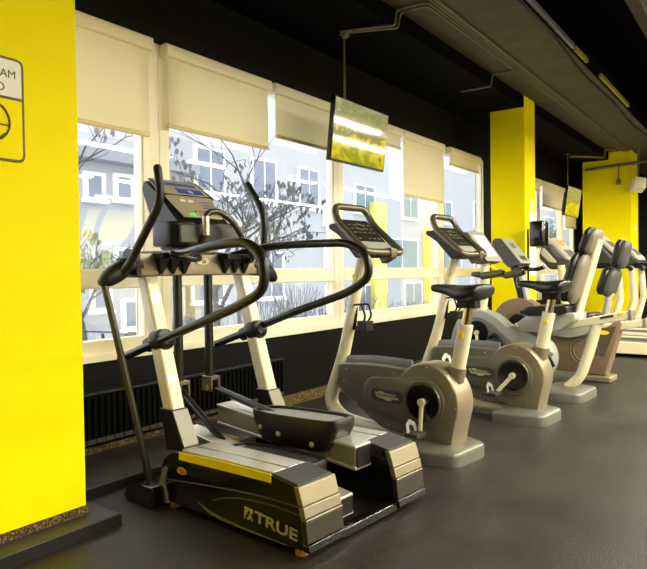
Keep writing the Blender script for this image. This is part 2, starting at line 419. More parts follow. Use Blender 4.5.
blind(5.72, 6.64, 1.825, 'long cream roller blind hanging lowest, between large television and middle yellow pillar')
blind(6.85, 7.72, 2.285, 'short cream roller blind over the narrow pane beside the middle yellow pillar')
blind(9.2, 10.28, 2.30, 'pale roller blind showing just past the edge of the middle yellow pillar')
blind(10.42, 11.66, 2.08, 'cream roller blind behind the small far television')
blind(11.76, 12.5, 1.80, 'cream roller blind below and behind the far television, nearest the far pillar')

# radiator under the sill
t = thing('radiator', 'long black ribbed radiator under the window sill behind the elliptical trainer', 'radiator', (2.45, YW-.055, .13))
m = MB().bb(-1.2, 1.2, -.075, -.005, .03, .27); 
for k in range(60): m.bb(-1.19+k*.04, -1.172+k*.04, -.085, -.072, .04, .26)
m.bb(-1.0, -.96, -.05, .028, -.08, .03); m.bb(.96, 1.0, -.05, .028, -.08, .03)
m.bb(-1.0, -.96, -.01, .03, .05, .2); m.bb(.96, 1.0, -.01, .03, .05, .2)
obj('body', m, 'radiator', t)
obj('top_grille', MB().bb(-1.2, 1.2, -.09, 0, .27, .285), 'stepface', t, bevel=.004)
m = MB()
for k in range(40): m.bb(-1.19+k*.06, -1.155+k*.06, -.082, -.072, .012, .03)
m.bb(-1.2, 1.2, -.075, -.005, .005, .03)
obj('perforated_strip', m, 'perfor', t)

# conduits, cable tray and small ceiling fittings
t = obj('ceiling_conduit', MB().tube(fil([(4.10, 2.40+.3, 2.905), (4.22, 2.40+.02, 2.905), (4.28, 2.352, 2.91), (4.30, 2.352, 3.0), (4.32, 2.34, 3.045), (4.34, 2.13, 3.045), (13, 2.13, 3.045)], .05), .010, 8)
        .tube(fil([(4.06, 2.74, 2.91), (4.18, 2.40, 2.91), (4.22, 2.348, 2.91), (4.24, 2.348, 3.0), (4.26, 2.34, 3.045), (4.28, 2.10, 3.045), (13, 2.10, 3.045)], .05), .010, 8)
        .tube([(3.9, 2.07, 3.047), (13, 2.07, 3.047)], .012, 8).tube([(3.9, 2.04, 3.047), (13, 2.04, 3.047)], .012, 8)
        .ball((4.10, 2.72, 2.895), (.035, .035, .034), 10), 'pipe')
tag(t, 'bundle of grey conduits bent over the soffit edge and running along the concrete beam', 'conduit')
t = obj('ceiling_conduit', MB().tube(fil([(6.21, 2.68, 2.917), (6.21, 2.37, 2.917), (6.215, 2.357, 2.93), (6.25, 2.357, 3.03), (6.26, 2.34, 3.047), (6.27, 2.08, 3.047)], .03), .01, 8), 'pipe')
tag(t, 'thin single grey conduit bent over the soffit edge left of the middle yellow pillar', 'conduit')
t = obj('ceiling_conduit', MB().tube(fil([(10.9, 2.72, 2.91), (11.2, 2.45, 2.91), (11.35, 2.35, 2.91), (11.35, 2.35, 3.04), (11.5, 2.15, 3.045)], .03), .018, 8).tube([(11.70, 2.74, 2.78), (11.70, 1.62, 2.84)], .028, 8)
        .box((11.72, 1.62, 2.84), (.1, .06, .06)).tube([(11.70, 2.2, 2.8), (11.70, 2.2, 2.55)], .012, 8).ball((11.70, 2.2, 2.53), (.04, .04, .06), 10)
        .box((10.9, 2.74, 2.915), (.12, .1, .03)), 'pipe')
tag(t, 'grey conduit and pipe crossing the top of the far yellow pillar', 'conduit')
for x0, x1, m_, lb in ((3.6, 6.12, 'traygrey', 'pale blue grey metal strip on the concrete beam edge, nearest of three'), (6.18, 6.62, 'trayyellow', 'short yellow strip on the concrete beam edge, between the grey and the long yellow one'), (7.2, 8.75, 'trayyellow', 'long yellow strip on the concrete beam edge, farthest of three')):
    tag(obj('edge_strip', MB().bb(x0, x1, 1.515, 1.545, 3.085, 3.13), m_, bevel=.004), lb, 'strip', 'strips along the concrete beam edge')
tag(obj('beam_cable', MB().tube([(x, 1.60+.02*math.sin(x*2.1)+.03*math.sin(x*.9), 3.053) for x in [4+.15*k for k in range(50)]], .007, 6), 'tube'), 'loose black cable running along the concrete beam edge', 'cable')
tag(obj('ceiling_pipe', MB().tube([(3.0, .80, 3.03), (9.0, .80, 3.03)], .03, 10), 'pipe'), 'grey brown pipe under the second concrete beam at top right', 'pipe')
t = thing('spotlight', 'small cream spotlight beside the far yellow pillar at the right edge', 'lamp', (11.70, 1.90, 2.45))
obj('lamp_head', MB().box((0, 0, 0), (.2, .2, .2), Matrix.Rotation(.4, 3, 'Y') @ Matrix.Rotation(.5, 3, 'Z')), 'frame', t, bevel=.02)
obj('bracket', MB().tube(fil([(.0, 0, .09), (0, 0, .6), (0, -.02, .61)], .01), .014, 8), 'pipe', t)

# light switches, poster, sign
def switch(x, y, z, lb, ax):
    t = thing('light_switch', lb, 'switch', (x, y, z))
    if ax == 'y':
        obj('plate', MB().bb(-.04, .04, -.012, 0, -.06, .06), 'white', t, bevel=.004); obj('rocker', MB().bb(-.022, .022, -.018, -.012, -.035, .035), 'frame', t)
    else:
        obj('plate', MB().bb(-.012, 0, -.04, .04, -.06, .06), 'white', t, bevel=.004); obj('rocker', MB().bb(-.018, -.012, -.022, .022, -.035, .035), 'frame', t)
switch(7.52, 2.37, 1.82, 'white light switch on the narrow side of the middle yellow pillar', 'y')
switch(12.1, 2.02, 1.76, 'white light switch on the far yellow pillar', 'y')
t = obj('poster', MB().bb(7.43, 7.66, 2.362, 2.373, .98, 1.74), 'white', smooth=False)
tag(t, 'tall blank pale poster on the middle yellow pillar below the light switch', 'poster')

t = thing('wall_sign', 'white and yellow notice with dark border and round symbol on the near yellow pillar', 'sign', (.92, 2.37, 1.69))
X1 = .392; 
bd = rnd([(-X1, -.20), (X1, -.20), (X1, .195), (-X1, .195)], .03)
obj('border', MB().prism(bd, -.004, -.0005, 'y'), 'text', t)
inn = [(-X1+.01, -.19), (X1-.01, -.19), (X1-.01, .035), (-X1+.01, .035)]
obj('yellow_panel_or_painted_reflection', MB().prism(rnd(inn, [.022, .022, .001, .001]), -.006, -.004, 'y'), 'yellow', t)
inn = [(-X1+.01, .046), (X1-.01, .046), (X1-.01, .185), (-X1+.01, .185)]
obj('white_panel', MB().prism(rnd(inn, [.001, .001, .022, .022]), -.006, -.004, 'y'), 'white', t)
text('lettering', 'IAM', .043, 'text', t, frame_mtx((X1-.104, -.0065, .117), (1,0,0), (0,0,1)), .001, 0.)
text('lettering', 'O', .043, 'text', t, frame_mtx((X1-.110, -.0065, .064), (1,0,0), (0,0,1)), .001, 0.)
cx, cz = X1-.135, -.055
m = MB(); ring = [(cx+.075*math.cos(q*2*PI/40), -.0075, cz+.075*math.sin(q*2*PI/40)) for q in range(40)]
m.tube(ring, .004, 6, closed=True); m.tube([(cx+.07, -.0075, cz-.01), (cx-.07, -.0075, cz-.005)], .0035, 6); m.tube([(cx+.06, -.0075, cz-.04), (cx, -.0075, cz-.09)], .0035, 6)
obj('symbol', m, 'text', t)

# televisions
def television(x, y, z, w_, h_, tilt, label, px):
    t = thing('television', label, 'television', (x, y, z))
    R = Matrix.Rotation(math.radians(tilt), 3, 'X')
    def bx(x0, x1, y0, y1, z0, z1): return MB().box(R @ V3(((x0+x1)/2, (y0+y1)/2, (z0+z1)/2)), (x1-x0, y1-y0, z1-z0), R)
    obj('casing', bx(-w_/2, w_/2, 0, .04, 0, h_), 'gloss', t, bevel=.006)
    obj('rear_housing', bx(-w_/2+.12, w_/2-.12, .04, .09, .06, h_-.1), 'plastic', t, bevel=.01)
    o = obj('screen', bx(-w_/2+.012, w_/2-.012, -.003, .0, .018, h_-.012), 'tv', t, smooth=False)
    q = R @ V3((px, .09, h_*.5))
    obj('ceiling_mount', MB().tube(fil([(px, q.y-.02, q.z), (px, q.y+.06, q.z+.02), (px, q.y+.06, 2.93-z)], .03), .009, 10).box((px, q.y+.06, 2.925-z), (.05, .05, .01)).box(tuple(q), (.14, .03, .14), R), 'pipe', t)
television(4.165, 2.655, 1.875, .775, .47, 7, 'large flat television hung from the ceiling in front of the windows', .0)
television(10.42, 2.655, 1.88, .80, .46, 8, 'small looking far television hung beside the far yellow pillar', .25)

# linear luminaires hung in the hall (outside the frame, seen as white lines in the panes)
LUM = [(4.3, -.35), (7.6, -.35), (10.9, -.35), (1.2, -2.6), (4.6, -2.6), (8.0, -2.6), (11.6, -2.6), (1.2, -4.6), (4.7, -4.6), (9., -4.6)]
for k, (x, y) in enumerate(LUM):
    t = thing('linear_luminaire', 'white suspended linear lamp hung in rows over the hall floor', 'lamp', (x, y, 2.66), 0, 'suspended linear lamps over the hall')
    obj('housing', MB().bb(-1.5, 1.5, -.05, .05, 0, .07), 'lightbody', t, bevel=.004)
    obj('diffuser', MB().bb(-1.48, 1.48, -.042, .042, -.012, 0), 'diffuser', t, smooth=False)
    obj('cable', MB().cyl((-1.2, 0, .07), (-1.2, 0, ZC-2.66), .004, n=6).cyl((1.2, 0, .07), (1.2, 0, ZC-2.66), .004, n=6), 'tube', t)
    L = bpy.data.lights.new('lamp_light', 'AREA'); L.shape = 'RECTANGLE'; L.size = 2.9; L.size_y = .1
    L.energy = 72 if y > -1 else 72; L.color = (1, .95, .80)
    lo = bpy.data.objects.new('lamp_light', L); C.objects.link(lo); lo.parent = t; lo.location = (0, 0, -.02)

# ================================================================ ELLIPTICAL TRAINER
E = thing('elliptical_trainer', 'large black and silver stepping elliptical trainer nearest the camera', 'exercise machine', (2.19, 1.355, 0), -4.8)
prof = rnd([(0, .03), (.0, .055), (.012, .15), (.024, .19), (.047, .262), (.18, .282), (.76, .268), (.83, .25), (.895, .2), (.90, .03)], [.005, .01, .02, .02, .006, .02, .02, .04, .04, .02], 3)
for s in (-1, 1):
    u0, u1 = sorted((s*.395, s*.19))
    hs = obj('side_housing', MB().prism(prof, u0, u1), 'gloss', E, bevel=.004)
    # three silver segments stacked on the near end
    def seg(a, b, off0, off1, m_, name):
        (v0, z0), (v1, z1) = a, b
        q = [(v0-off0, z0), (v1-off1, z1), (v1+.02, z1), (v0+.02, z0)]
        obj(name, MB().prism(q, u0-.003, u1+.003), m_, hs, bevel=.003)
    seg((.022, .195), (.043, .262), .006, .006, 'champagne', 'end_panel')
    seg((.012, .152), (.021, .192), .007, .008, 'champagne', 'end_panel')
    seg((.008, .143), (.012, .150), .010, .010, 'headbar', 'end_ridge')
    seg((.0, .062), (.008, .141), .006, .006, 'bronzedark', 'end_panel')
    seg((-.002, .03), (.0, .058), .012, .010, 'gloss', 'end_bumper')
    for k, (ua, ub) in enumerate(((.012, .085), (.095, .19))):
        q0, q1 = sorted((s*.395-s*ua, s*.395-s*ub))
        obj('top_strip', MB().prism([(.18, .279), (.18, .288), (.47, .285), (.755, .275), (.755, .266)], q0, q1), 'silver', hs, bevel=.002)
    obj('tread_pad', MB().prism([(.050, .262), (.050, .268), (.178, .288), (.178, .28)], u0+.006, u1-.006), 'tread', hs, bevel=.001)
    for q in (.06, .84): obj('rubber_foot', MB().cyl((s*.36, q, 0), (s*.36, q, .032), .025, n=14), 'foot', hs)
    if s < 0:
        st = [(.182, .25), (.182, .2835), (.47, .2805), (.758, .2685), (.758, .234), (.47, .243)]
        obj('yellow_stripe', MB().prism(st, -.3975, -.394), 'yellowsticker', hs)
        obj('badge_sticker', MB().prism(ell(.74, .187, .03, .013, 24), -.397, -.394), 'orange', hs)
        m = MB(); m.tube([(-.3965, .74+.031*math.cos(q*PI/12), .187+.014*math.sin(q*PI/12)) for q in range(24)], .0018, 5, closed=True)
        obj('badge_border', m, 'logo', hs)
        top = [(.64, .078), (.56, .058), (.48, .047), (.38, .040), (.24, .036), (.1, .033)]
        bot = [(.1, .030), (.24, .030), (.38, .030), (.48, .033), (.56, .043)]
        obj('swoosh_decal', MB().prism([(v, z) for v, z in top]+bot, -.3965, -.394), 'olive', hs)
        for ln in ([(.85, .128), (.7, .145), (.55, .16), (.4, .175), (.25, .186), (.03, .19)], [(.53, .105), (.46, .130), (.38, .148), (.28, .160), (.16, .165), (.03, .16)]):
            obj('panel_line', MB().tube([(-.3955, v, z) for v, z in ln], .003, 6), 'oliveline', hs)
        # mountain mark and lettering
        lx, ly = (0, -1, -.085), (0, -.08, 1)
        mk = frame_mtx((-.3955, .336, .080), lx, ly)
        m = MB()
        sq = [(0, 0), (0, .046), (.046, .046), (.046, .03), (.036, .03), (.03, .036), (.022, .036), (.010, .018), (.006, .006), (.004, 0)]
        tri = [(.014, 0), (.026, .016), (.034, .027), (.040, .016), (.05, 0), (.044, 0), (.036, .010), (.03, .0)]
        for P in (sq, tri): m.loft([[tuple(mk @ V3((x, y, 0))) for x, y in P], [tuple(mk @ V3((x, y, .003))) for x, y in P]])
        obj('mountain_mark', m, 'logo', hs)
        text('lettering', 'TRUE', .060, 'logo', hs, frame_mtx((-.3955, .278, .080), lx, ly), .002, .0009, 1.60)
        obj('rear_panel', MB().prism(rnd([(.845, .185), (.875, .18), (.905, .10), (.89, .02), (.84, .02), (.868, .1)], .012), -.402, -.36), 'champagne', hs)
# crossbars and inner floor
obj('base_crossbar', MB().bb(-.19, .19, .0, .05, .012, .05), 'gloss', E, bevel=.006)
obj('base_crossbar', MB().bb(-.36, .36, .86, .93, .0, .06), 'gloss', E, bevel=.006)
obj('base_crossbar', MB().bb(-.19, .19, .48, .53, .005, .045), 'gloss', E, bevel=.006)
obj('front_foot', MB().prism(rnd([(.87, 0), (1.09, 0), (1.11, .02), (1.08, .06), (.98, .095), (.87, .10)], .02), -.46, -.34), 'gloss', E, bevel=.006)
obj('front_foot', MB().prism(rnd([(.87, 0), (1.09, 0), (1.11, .02), (1.08, .06), (.98, .095), (.87, .10)], .02), .25, .37), 'gloss', E, bevel=.006)
# uprights
def upv(z): return .915+(z-.42)*(.195/.625)
for s in (-1, 1):
    c = s*.305; hwd = .0375
    pr_ = [(upv(.36)-.042, .36), (upv(.36)+.038, .36), (upv(1.13)+.036, 1.13), (upv(1.13)-.036, 1.13)]
    upo = obj('upright', MB().prism(pr_, c-hwd, c+hwd), 'cream', E, bevel=.012, seg=3)
    bt = [(upv(.43)-.046, .43), (upv(.43)+.044, .43), (upv(.24)+.06, .24), (upv(.26)-.075, .255)]
    obj('upright_boot', MB().prism(bt, c-hwd-.006, c+hwd+.006), 'plastic', upo, bevel=.004)
    fc = [(upv(.425)-.05, .425), (upv(.425)-.046, .425), (upv(.28)-.066, .275), (upv(.28)-.086, .272)]
    obj('boot_face', MB().prism(fc, c-hwd-.004, c+hwd+.004), 'shell', upo, bevel=.001)
    # knob where the rail passes the post
    zk = .742; vk = upv(zk)
    kn = obj('rail_knob', MB().ball((c-.0, vk-.012, zk), (.062, .072, .056), 18).cyl((c-.01, vk-.07, zk+.022), (c-.01, vk+.08, zk-.03), .036, n=18), 'rubber', E)
# head bar
hd = obj('head_bar', MB().prism(rnd([(1.055, 1.045), (1.155, 1.05), (1.165, 1.15), (1.14, 1.172), (1.065, 1.16)], .01), -.385, .385), 'headbar', E, bevel=.003)
obj('head_end', MB().prism(rnd([(1.05, 1.04), (1.16, 1.04), (1.17, 1.16), (1.145, 1.18), (1.06, 1.168)], .01), -.40, -.375), 'plastic', hd)
obj('head_end', MB().prism(rnd([(1.05, 1.04), (1.16, 1.04), (1.17, 1.16), (1.145, 1.18), (1.06, 1.168)], .01), .375, .40), 'plastic', hd)
obj('oval_badge', MB().prism(ell(-.01, 1.118, .042, .017, 28), 1.053, 1.060, 'y'), 'logo', hd)
text('badge_lettering', 'SI', .03, 'darktext', hd, frame_mtx((-.015, 1.0525, 1.108), (1,0,0), (0,.05,1)), .001, .0008, 1.2)
# black clamps with pointed teeth
for u0 in (-.30, .10):
    m = MB().bb(u0, u0+.21, .985, 1.065, 1.128, 1.158)
    for k in range(3):
        q = u0+.035+k*.068
        m.loft([[(q-.032, 1.056, 1.13), (q+.032, 1.056, 1.13), (q+.032, 1.02, 1.13), (q-.032, 1.02, 1.13)], [(q-.006, 1.056, 1.055), (q+.006, 1.056, 1.055), (q+.006, 1.045, 1.055), (q-.006, 1.045, 1.055)]])
    obj('rail_clamp', m, 'plastic', E, bevel=.003)
# stationary rails
def rail(pts, rr=.0205): return MB().tube(fil(pts, [.05]*(len(pts)-2), 8), rr, 16)
rl = obj('handrail', MB().tube(fil([(-.345, 1.30, .632), (-.335, .995, .735), (-.33, .42, .918), (-.33, .265, .985), (-.33, .27, 1.12), (-.33, .36, 1.178), (-.325, .53, 1.18), (-.31, .74, 1.158), (-.27, .86, 1.152), (-.24, 1.06, 1.15)], [.1, .1, .12, .1, .12, .1, .1, .05], 8), .0205, 16), 'tube', E)
rr_ = obj('handrail', MB().tube(fil([(.29, 1.32, .645), (.315, 1.058, .735), (.33, .69, .86), (.33, .36, .955), (.33, .235, 1.03), (.33, .255, 1.14), (.33, .37, 1.195), (.33, .68, 1.20), (.32, .92, 1.195), (.27, 1.04, 1.17), (.22, 1.10, 1.15)], [.1, .1, .1, .12, .12, .12, .1, .1, .1, .05], 8), .0205, 16), 'tube', E)
obj('lower_grip', MB().tube(fil([(-.30, .93, 1.15), (-.22, .88, 1.125), (-.12, .93, 1.13), (-.06, 1.06, 1.145)], .06), .017, 12), 'tube', E)
# pulse grip arch
obj('pulse_grip', MB().tube(fil([(-.075, 1.0, 1.19), (-.069, .95, 1.26), (-.069, .95, 1.355), (.0, .94, 1.372), (.08, .92, 1.325), (.19, .92, 1.185), (.26, .96, 1.12), (.27, 1.06, 1.12)], [.03, .04, .05, .05, .05, .05, .04], 6), .016, 14), 'rodmetal', E)
obj('pulse_sensor', MB().cyl((-.069, .95, 1.245), (-.069, .95, 1.34), .019, n=16), 'silver', E)
# inner masts, brackets, links
for s in (-1, 1):
    ms = obj('mast', MB().cyl((s*.1, 1.15, .46), (s*.1, 1.15, 1.06), .024, n=18), 'tube', E)
    zb = .425
    obj('pivot_bracket', MB().bb(s*.1-.032, s*.1-.02, 1.10, 1.18, zb, .50).bb(s*.1+.02, s*.1+.032, 1.10, 1.18, zb, .50).bb(s*.1-.032, s*.1+.032, 1.10, 1.18, .485, .505), 'headbar', ms, bevel=.003)
    obj('pivot_pin', MB().cyl((s*.1-.036, 1.13, .445), (s*.1+.036, 1.13, .445), .014, n=12), 'roller', ms)
obj('pedal_link', MB().cyl((-.1, 1.13, .445), (-.1, .74, .20), .019, n=14), 'tube', E)
obj('pedal_link', MB().cyl((.1, 1.13, .445), (.1, .66, .36), .019, n=14), 'tube', E)
# beams and pedals
def beam(u0, u1, va, za, vb, zb_, hh, nm='pedal_beam'):
    q = [(va, za), (vb, zb_), (vb, zb_-hh), (va, za-hh)]
    b = obj(nm, MB().prism(q, u0, u1), 'champagne', E, bevel=.006)
    obj('beam_cover', MB().prism([(va-.004, za+.004), (vb+.004, zb_+.004), (vb+.004, zb_-.012), (va-.004, za-.012)], u0-.006, u1+.006), 'silver', b, bevel=.004)
    obj('beam_cover', MB().prism([(va-.004, za-hh+.008), (vb+.004, zb_-hh+.008), (vb+.004, zb_-hh-.006), (va-.004, za-hh-.006)], u0-.006, u1+.006), 'silver', b, bevel=.003)
    obj('end_cap', MB().prism([(va-.008, za-.004), (va+.0, za-.004), (va+.0, za-hh+.004), (va-.008, za-hh+.004)], u0+.004, u1-.004), 'plastic', b)
    return b
beam(.045, .145, .115, .302, 1.02, .372, .095)
beam(-.165, -.075, .045, .150, 1.04, .285, .075)
def pedal(uc, v0, v1, z0, z1, hw, hgt, mt):
    """boat-shaped foot tray, prow at v1"""
    N = 40; out = []
    L_ = v1-v0
    for k in range(N):
        a = 2*PI*k/N; c_, s_ = math.cos(a), math.sin(a)
        n_ = 5. if s_ < 0 else 2.6
        x = abs(c_)**(2/n_)*(1 if c_ >= 0 else -1)*hw; y = abs(s_)**(2/n_)*(1 if s_ >= 0 else -1)*L_/2
        out.append((x, y))
    vc = (v0+v1)/2
    def zz(y, dz): return z0+(z1-z0)*(y/L_+.5)+dz
    def ring(f_, dz, fl=0): return [(uc+x*f_, vc+y*f_, zz(y*f_, dz + (fl*max(0, y/L_)))) for x, y in out]
    b = MB().loft([ring(.74, -hgt), ring(.84, -hgt+.01), ring(1., -.05), ring(1.02, -.012), ring(1.0, 0), ring(.93, 0), ring(.90, -.018), ring(.2, -.022)])
    pd = obj('foot_tray', b, 'rubber', E)
    obj('tread_mat', MB().loft([ring(.86, -.021), ring(.86, -.012), ring(.5, -.012)]), mt, pd)
    return pd
pd = pedal(.095, .205, .77, .402, .385, .095, .15, 'treadgrey')
for v, z in ((.66, .315), (.54, .30), (.33, .285)): obj('bolt', MB().ball((.004, v, z), (.008, .014, .014), 10), 'silver', pd)
pedal(-.105, .19, .72, .262, .250, .08, .06, 'tread')
obj('roller_bracket', MB().bb(-.03, .02, .82, .95, .20, .24), 'roller', E, bevel=.004)
obj('roller_wheel', MB().cyl((-.05, .95, .225), (-.02, .95, .225), .04, n=24).cyl((-.055, .95, .225), (-.015, .95, .225), .018, n=16), 'roller', E)
# swing arms
ptsL = [(-.47, 1.07, 1.06), (-.455, 1.03, 1.10), (-.45, .775, 1.375), (-.45, .80, 1.515)]
obj('swing_arm', MB().tube(fil(ptsL, [.02, .10], 8), [.019]*20, 14).ball((-.45, .80, 1.515), .0195, 12), 'rubber', E)
ptsR = [(.47, 1.10, 1.05), (.46, 1.10, 1.10), (.45, 1.058, 1.385), (.45, 1.20, 1.57)]
obj('swing_arm', MB().tube(fil(ptsR, [.02, .10], 8), [.019]*20, 14).ball((.45, 1.20, 1.57), .0195, 12), 'rubber', E)
for s in (-1, 1):
    R = Matrix.Rotation(s*.55, 3, 'Y')
    obj('arm_hub', MB().ball((s*.47, 1.10, 1.07), (.115, .05, .047), 20, R).cyl((s*.36, 1.10, 1.10), (s*.46, 1.10, 1.09), .045, n=20), 'rubber', E)
obj('drive_rod', MB().tube([(-.545, 1.10, 1.03), (-.376, 1.0, .05)], .0165, 14).cyl((-.395, 1.012, .16), (-.376, 1.0, .05), .02, n=14), 'rodmetal', E)
# console
cn = obj('console_housing', MB().prism(rnd([(1.02, 1.19), (1.20, 1.175), (1.36, 1.50), (1.345, 1.545), (1.315, 1.548), (1.185, 1.455), (1.06, 1.335), (1.02, 1.31)], .02), -.165, .165), 'plastic', E, bevel=.01)
def slab(name, p0, p1, hw0, hw1, th, m_, par, bev=.004, u0=None):
    """flat panel from (v,z) p0 (low) to p1 (high), half widths hw0, hw1, thickness th outward"""
    n_ = V3((0, -(p1[1]-p0[1]), p1[0]-p0[0])).normalized()
    A = [V3((-hw0, *p0)), V3((hw0, *p0)), V3((hw1, *p1)), V3((-hw1, *p1))]
    return obj(name, MB().loft([[tuple(q) for q in A], [tuple(q+n_*th) for q in A]]), m_, par, bevel=bev)
slab('console_frame', (1.172, 1.452), (1.318, 1.553), .168, .155, .012, 'gloss', cn)
fs = slab('console_fascia', (1.052, 1.336), (1.180, 1.456), .125, .150, .012, 'bezel', cn)
sw = slab('screen_surround', (1.183, 1.464), (1.303, 1.547), .142, .135, .010, 'bezel', cn, .001)
def onp(p0, p1, t, u, off):
    n_ = V3((0, -(p1[1]-p0[1]), p1[0]-p0[0])).normalized(); q = V3((u, p0[0]+(p1[0]-p0[0])*t, p0[1]+(p1[1]-p0[1])*t)); return q+n_*off
def patch(name, p0, p1, t0, t1, u0, u1, off, m_, par):
    q = [onp(p0, p1, t, u, o) for o in (off-.003, off) for t, u in ((t0, u0), (t0, u1), (t1, u1), (t1, u0))]
    return obj(name, MB().loft([[tuple(x) for x in q[:4]], [tuple(x) for x in q[4:]]]), m_, par)
P0, P1 = (1.183, 1.464), (1.303, 1.547)
patch('display', P0, P1, .06, .42, -.05, .115, .0125, 'screenblue', sw)
patch('display', P0, P1, .62, .82, -.10, .11, .0125, 'screenblue', sw)
text('display_digits', '75', .032, 'white', sw, frame_mtx(onp(P0, P1, .12, .015, .0135), (1,0,0), (0, P1[0]-P0[0], P1[1]-P0[1])), .0005, .001)
P0, P1 = (1.052, 1.336), (1.180, 1.456)
patch('green_key', P0, P1, .03, .14, -.085, -.045, .0145, 'green', fs)
for q in (-.07, -.02): patch('white_key', P0, P1, .70, .80, q-.012, q+.018, .0145, 'white', fs)
for i in range(4):
    for j in range(3): patch('blue_key', P0, P1, .42+.13*j, .47+.13*j, .035+i*.022, .049+i*.022, .0145, 'bluekey', fs)
for i in range(5): patch('key', P0, P1, .22, .27, -.04+i*.03, -.025+i*.03, .0145, 'headbar', fs)
bw = obj('console_tray', MB().pillow(rnd([(-.225, 1.03), (-.225, 1.20), (.225, 1.20), (.225, 1.03), (.12, .985), (-.12, .985)], .04), 1.192, 1.315, 'z', .012), 'plastic', E)
obj('cup_holder', MB().bb(-.20, -.06, .984, 1.0, 1.205, 1.30), 'darkgrey', bw, bevel=.008); obj('cup_holder', MB().bb(.06, .20, .984, 1.0, 1.205, 1.30), 'darkgrey', bw, bevel=.008)
obj('console_neck', MB().bb(-.1, .1, 1.06, 1.14, 1.16, 1.20), 'silver', E, bevel=.006)

# ================================================================ UPRIGHT BIKES
def saddle(par, v0, v1, zt):
    rings = []; N = 20
    data = [(0., .022, .03, -.004), (.04, .036, .044, .0), (.22, .042, .054, .002), (.40, .062, .070, -.002), (.55, .10, .092, -.006), (.75, .128, .098, .0), (.93, .122, .084, .004), (1., .09, .055, .0)]
    for t, hw, th, dz in data:
        v = v0+(v1-v0)*t; ring = []
        for k in range(N):
            a = 2*PI*k/N; x = math.cos(a); z = math.sin(a)
            ring.append((hw*math.copysign(abs(x)**.7, x), v, zt+dz-th*.5+(th*.5)*math.copysign(abs(z)**.8, z)))
        rings.append(ring)
    o = obj('saddle', MB().loft(rings), 'leather', par)
    s_ = o.modifiers.new('subdivision', 'SUBSURF'); s_.levels = 1; s_.render_levels = 2
    obj('saddle_clamp', MB().bb(-.03, .03, v0*.35+v1*.65-.06, v0*.35+v1*.65+.05, zt-.13, zt-.07).cyl((-.05, (v0+v1*2)/3, zt-.115), (.05, (v0+v1*2)/3, zt-.115), .012, n=10), 'plastic', o)
    return o
def crank(par, uc, v, z, ang, side, ln=.165):
    q = (v-math.sin(ang)*ln, z-math.cos(ang)*ln)
    a = obj('crank_arm', MB().tube([(uc, v, z), (uc+side*.02, *q)], .014, 12, ry=.009).cyl((uc-side*.008, v, z), (uc+side*.014, v, z), .022, n=18), 'cream', par)
    pw = uc+side*.02
    pdl = obj('pedal', MB().bb(min(pw, pw+side*.095), max(pw, pw+side*.095), q[0]-.045, q[0]+.045, q[1]-.014, q[1]+.012), 'darkgrey', par, bevel=.006)
    obj('pedal_strap', MB().tube([(pw+side*.085, q[0]+.02, q[1]+.01), (pw+side*.08, q[0]+.03, q[1]+.05), (pw+side*.05, q[0]+.035, q[1]+.065), (pw+side*.015, q[0]+.03, q[1]+.045), (pw+side*.01, q[0]+.02, q[1]+.01)], .004, 6, ry=.016), 'palegrey', pdl)
def logo_plate(par, u, v0, v1, z0, z1, side):
    """dark capsule with a stepped silver name plate; side -1 faces -x"""
    vc, zc = (v0+v1)/2, (z0+z1)/2; hw, hh = (v1-v0)/2, (z1-z0)/2
    cap = ell(vc+hw-hh, zc, hh, hh, 12, -PI/2, PI/2)+ell(vc-hw+hh, zc, hh, hh, 12, PI/2, 3*PI/2)
    o = obj('name_label', MB().prism(cap, u, u+side*.004), 'darkgrey', par)
    s_ = hw/.115
    pl = [(.085, .018), (.06, .018), (.055, .024), (.03, .024), (.02, .016), (-.07, .012), (-.09, -.014), (-.03, -.016), (-.035, -.026), (.01, -.026), (.02, -.018), (.07, -.014)]
    obj('name_plate', MB().prism([(vc+x*s_, zc+y*s_) for x, y in pl], u+side*.004, u+side*.006), 'logo', o)
    # reads towards -v when seen from the -x side
    lx = (0, -1, 0) if side < 0 else (0, 1, 0)
    st = vc+.072*s_ if side < 0 else vc-.072*s_
    text('lettering', 'TECHNOGYM', .024*s_, 'darktext', o, frame_mtx((u+side*.0062, st, zc-.006*s_), lx, (0, 0, 1)), .0006, .0006, 1.0)
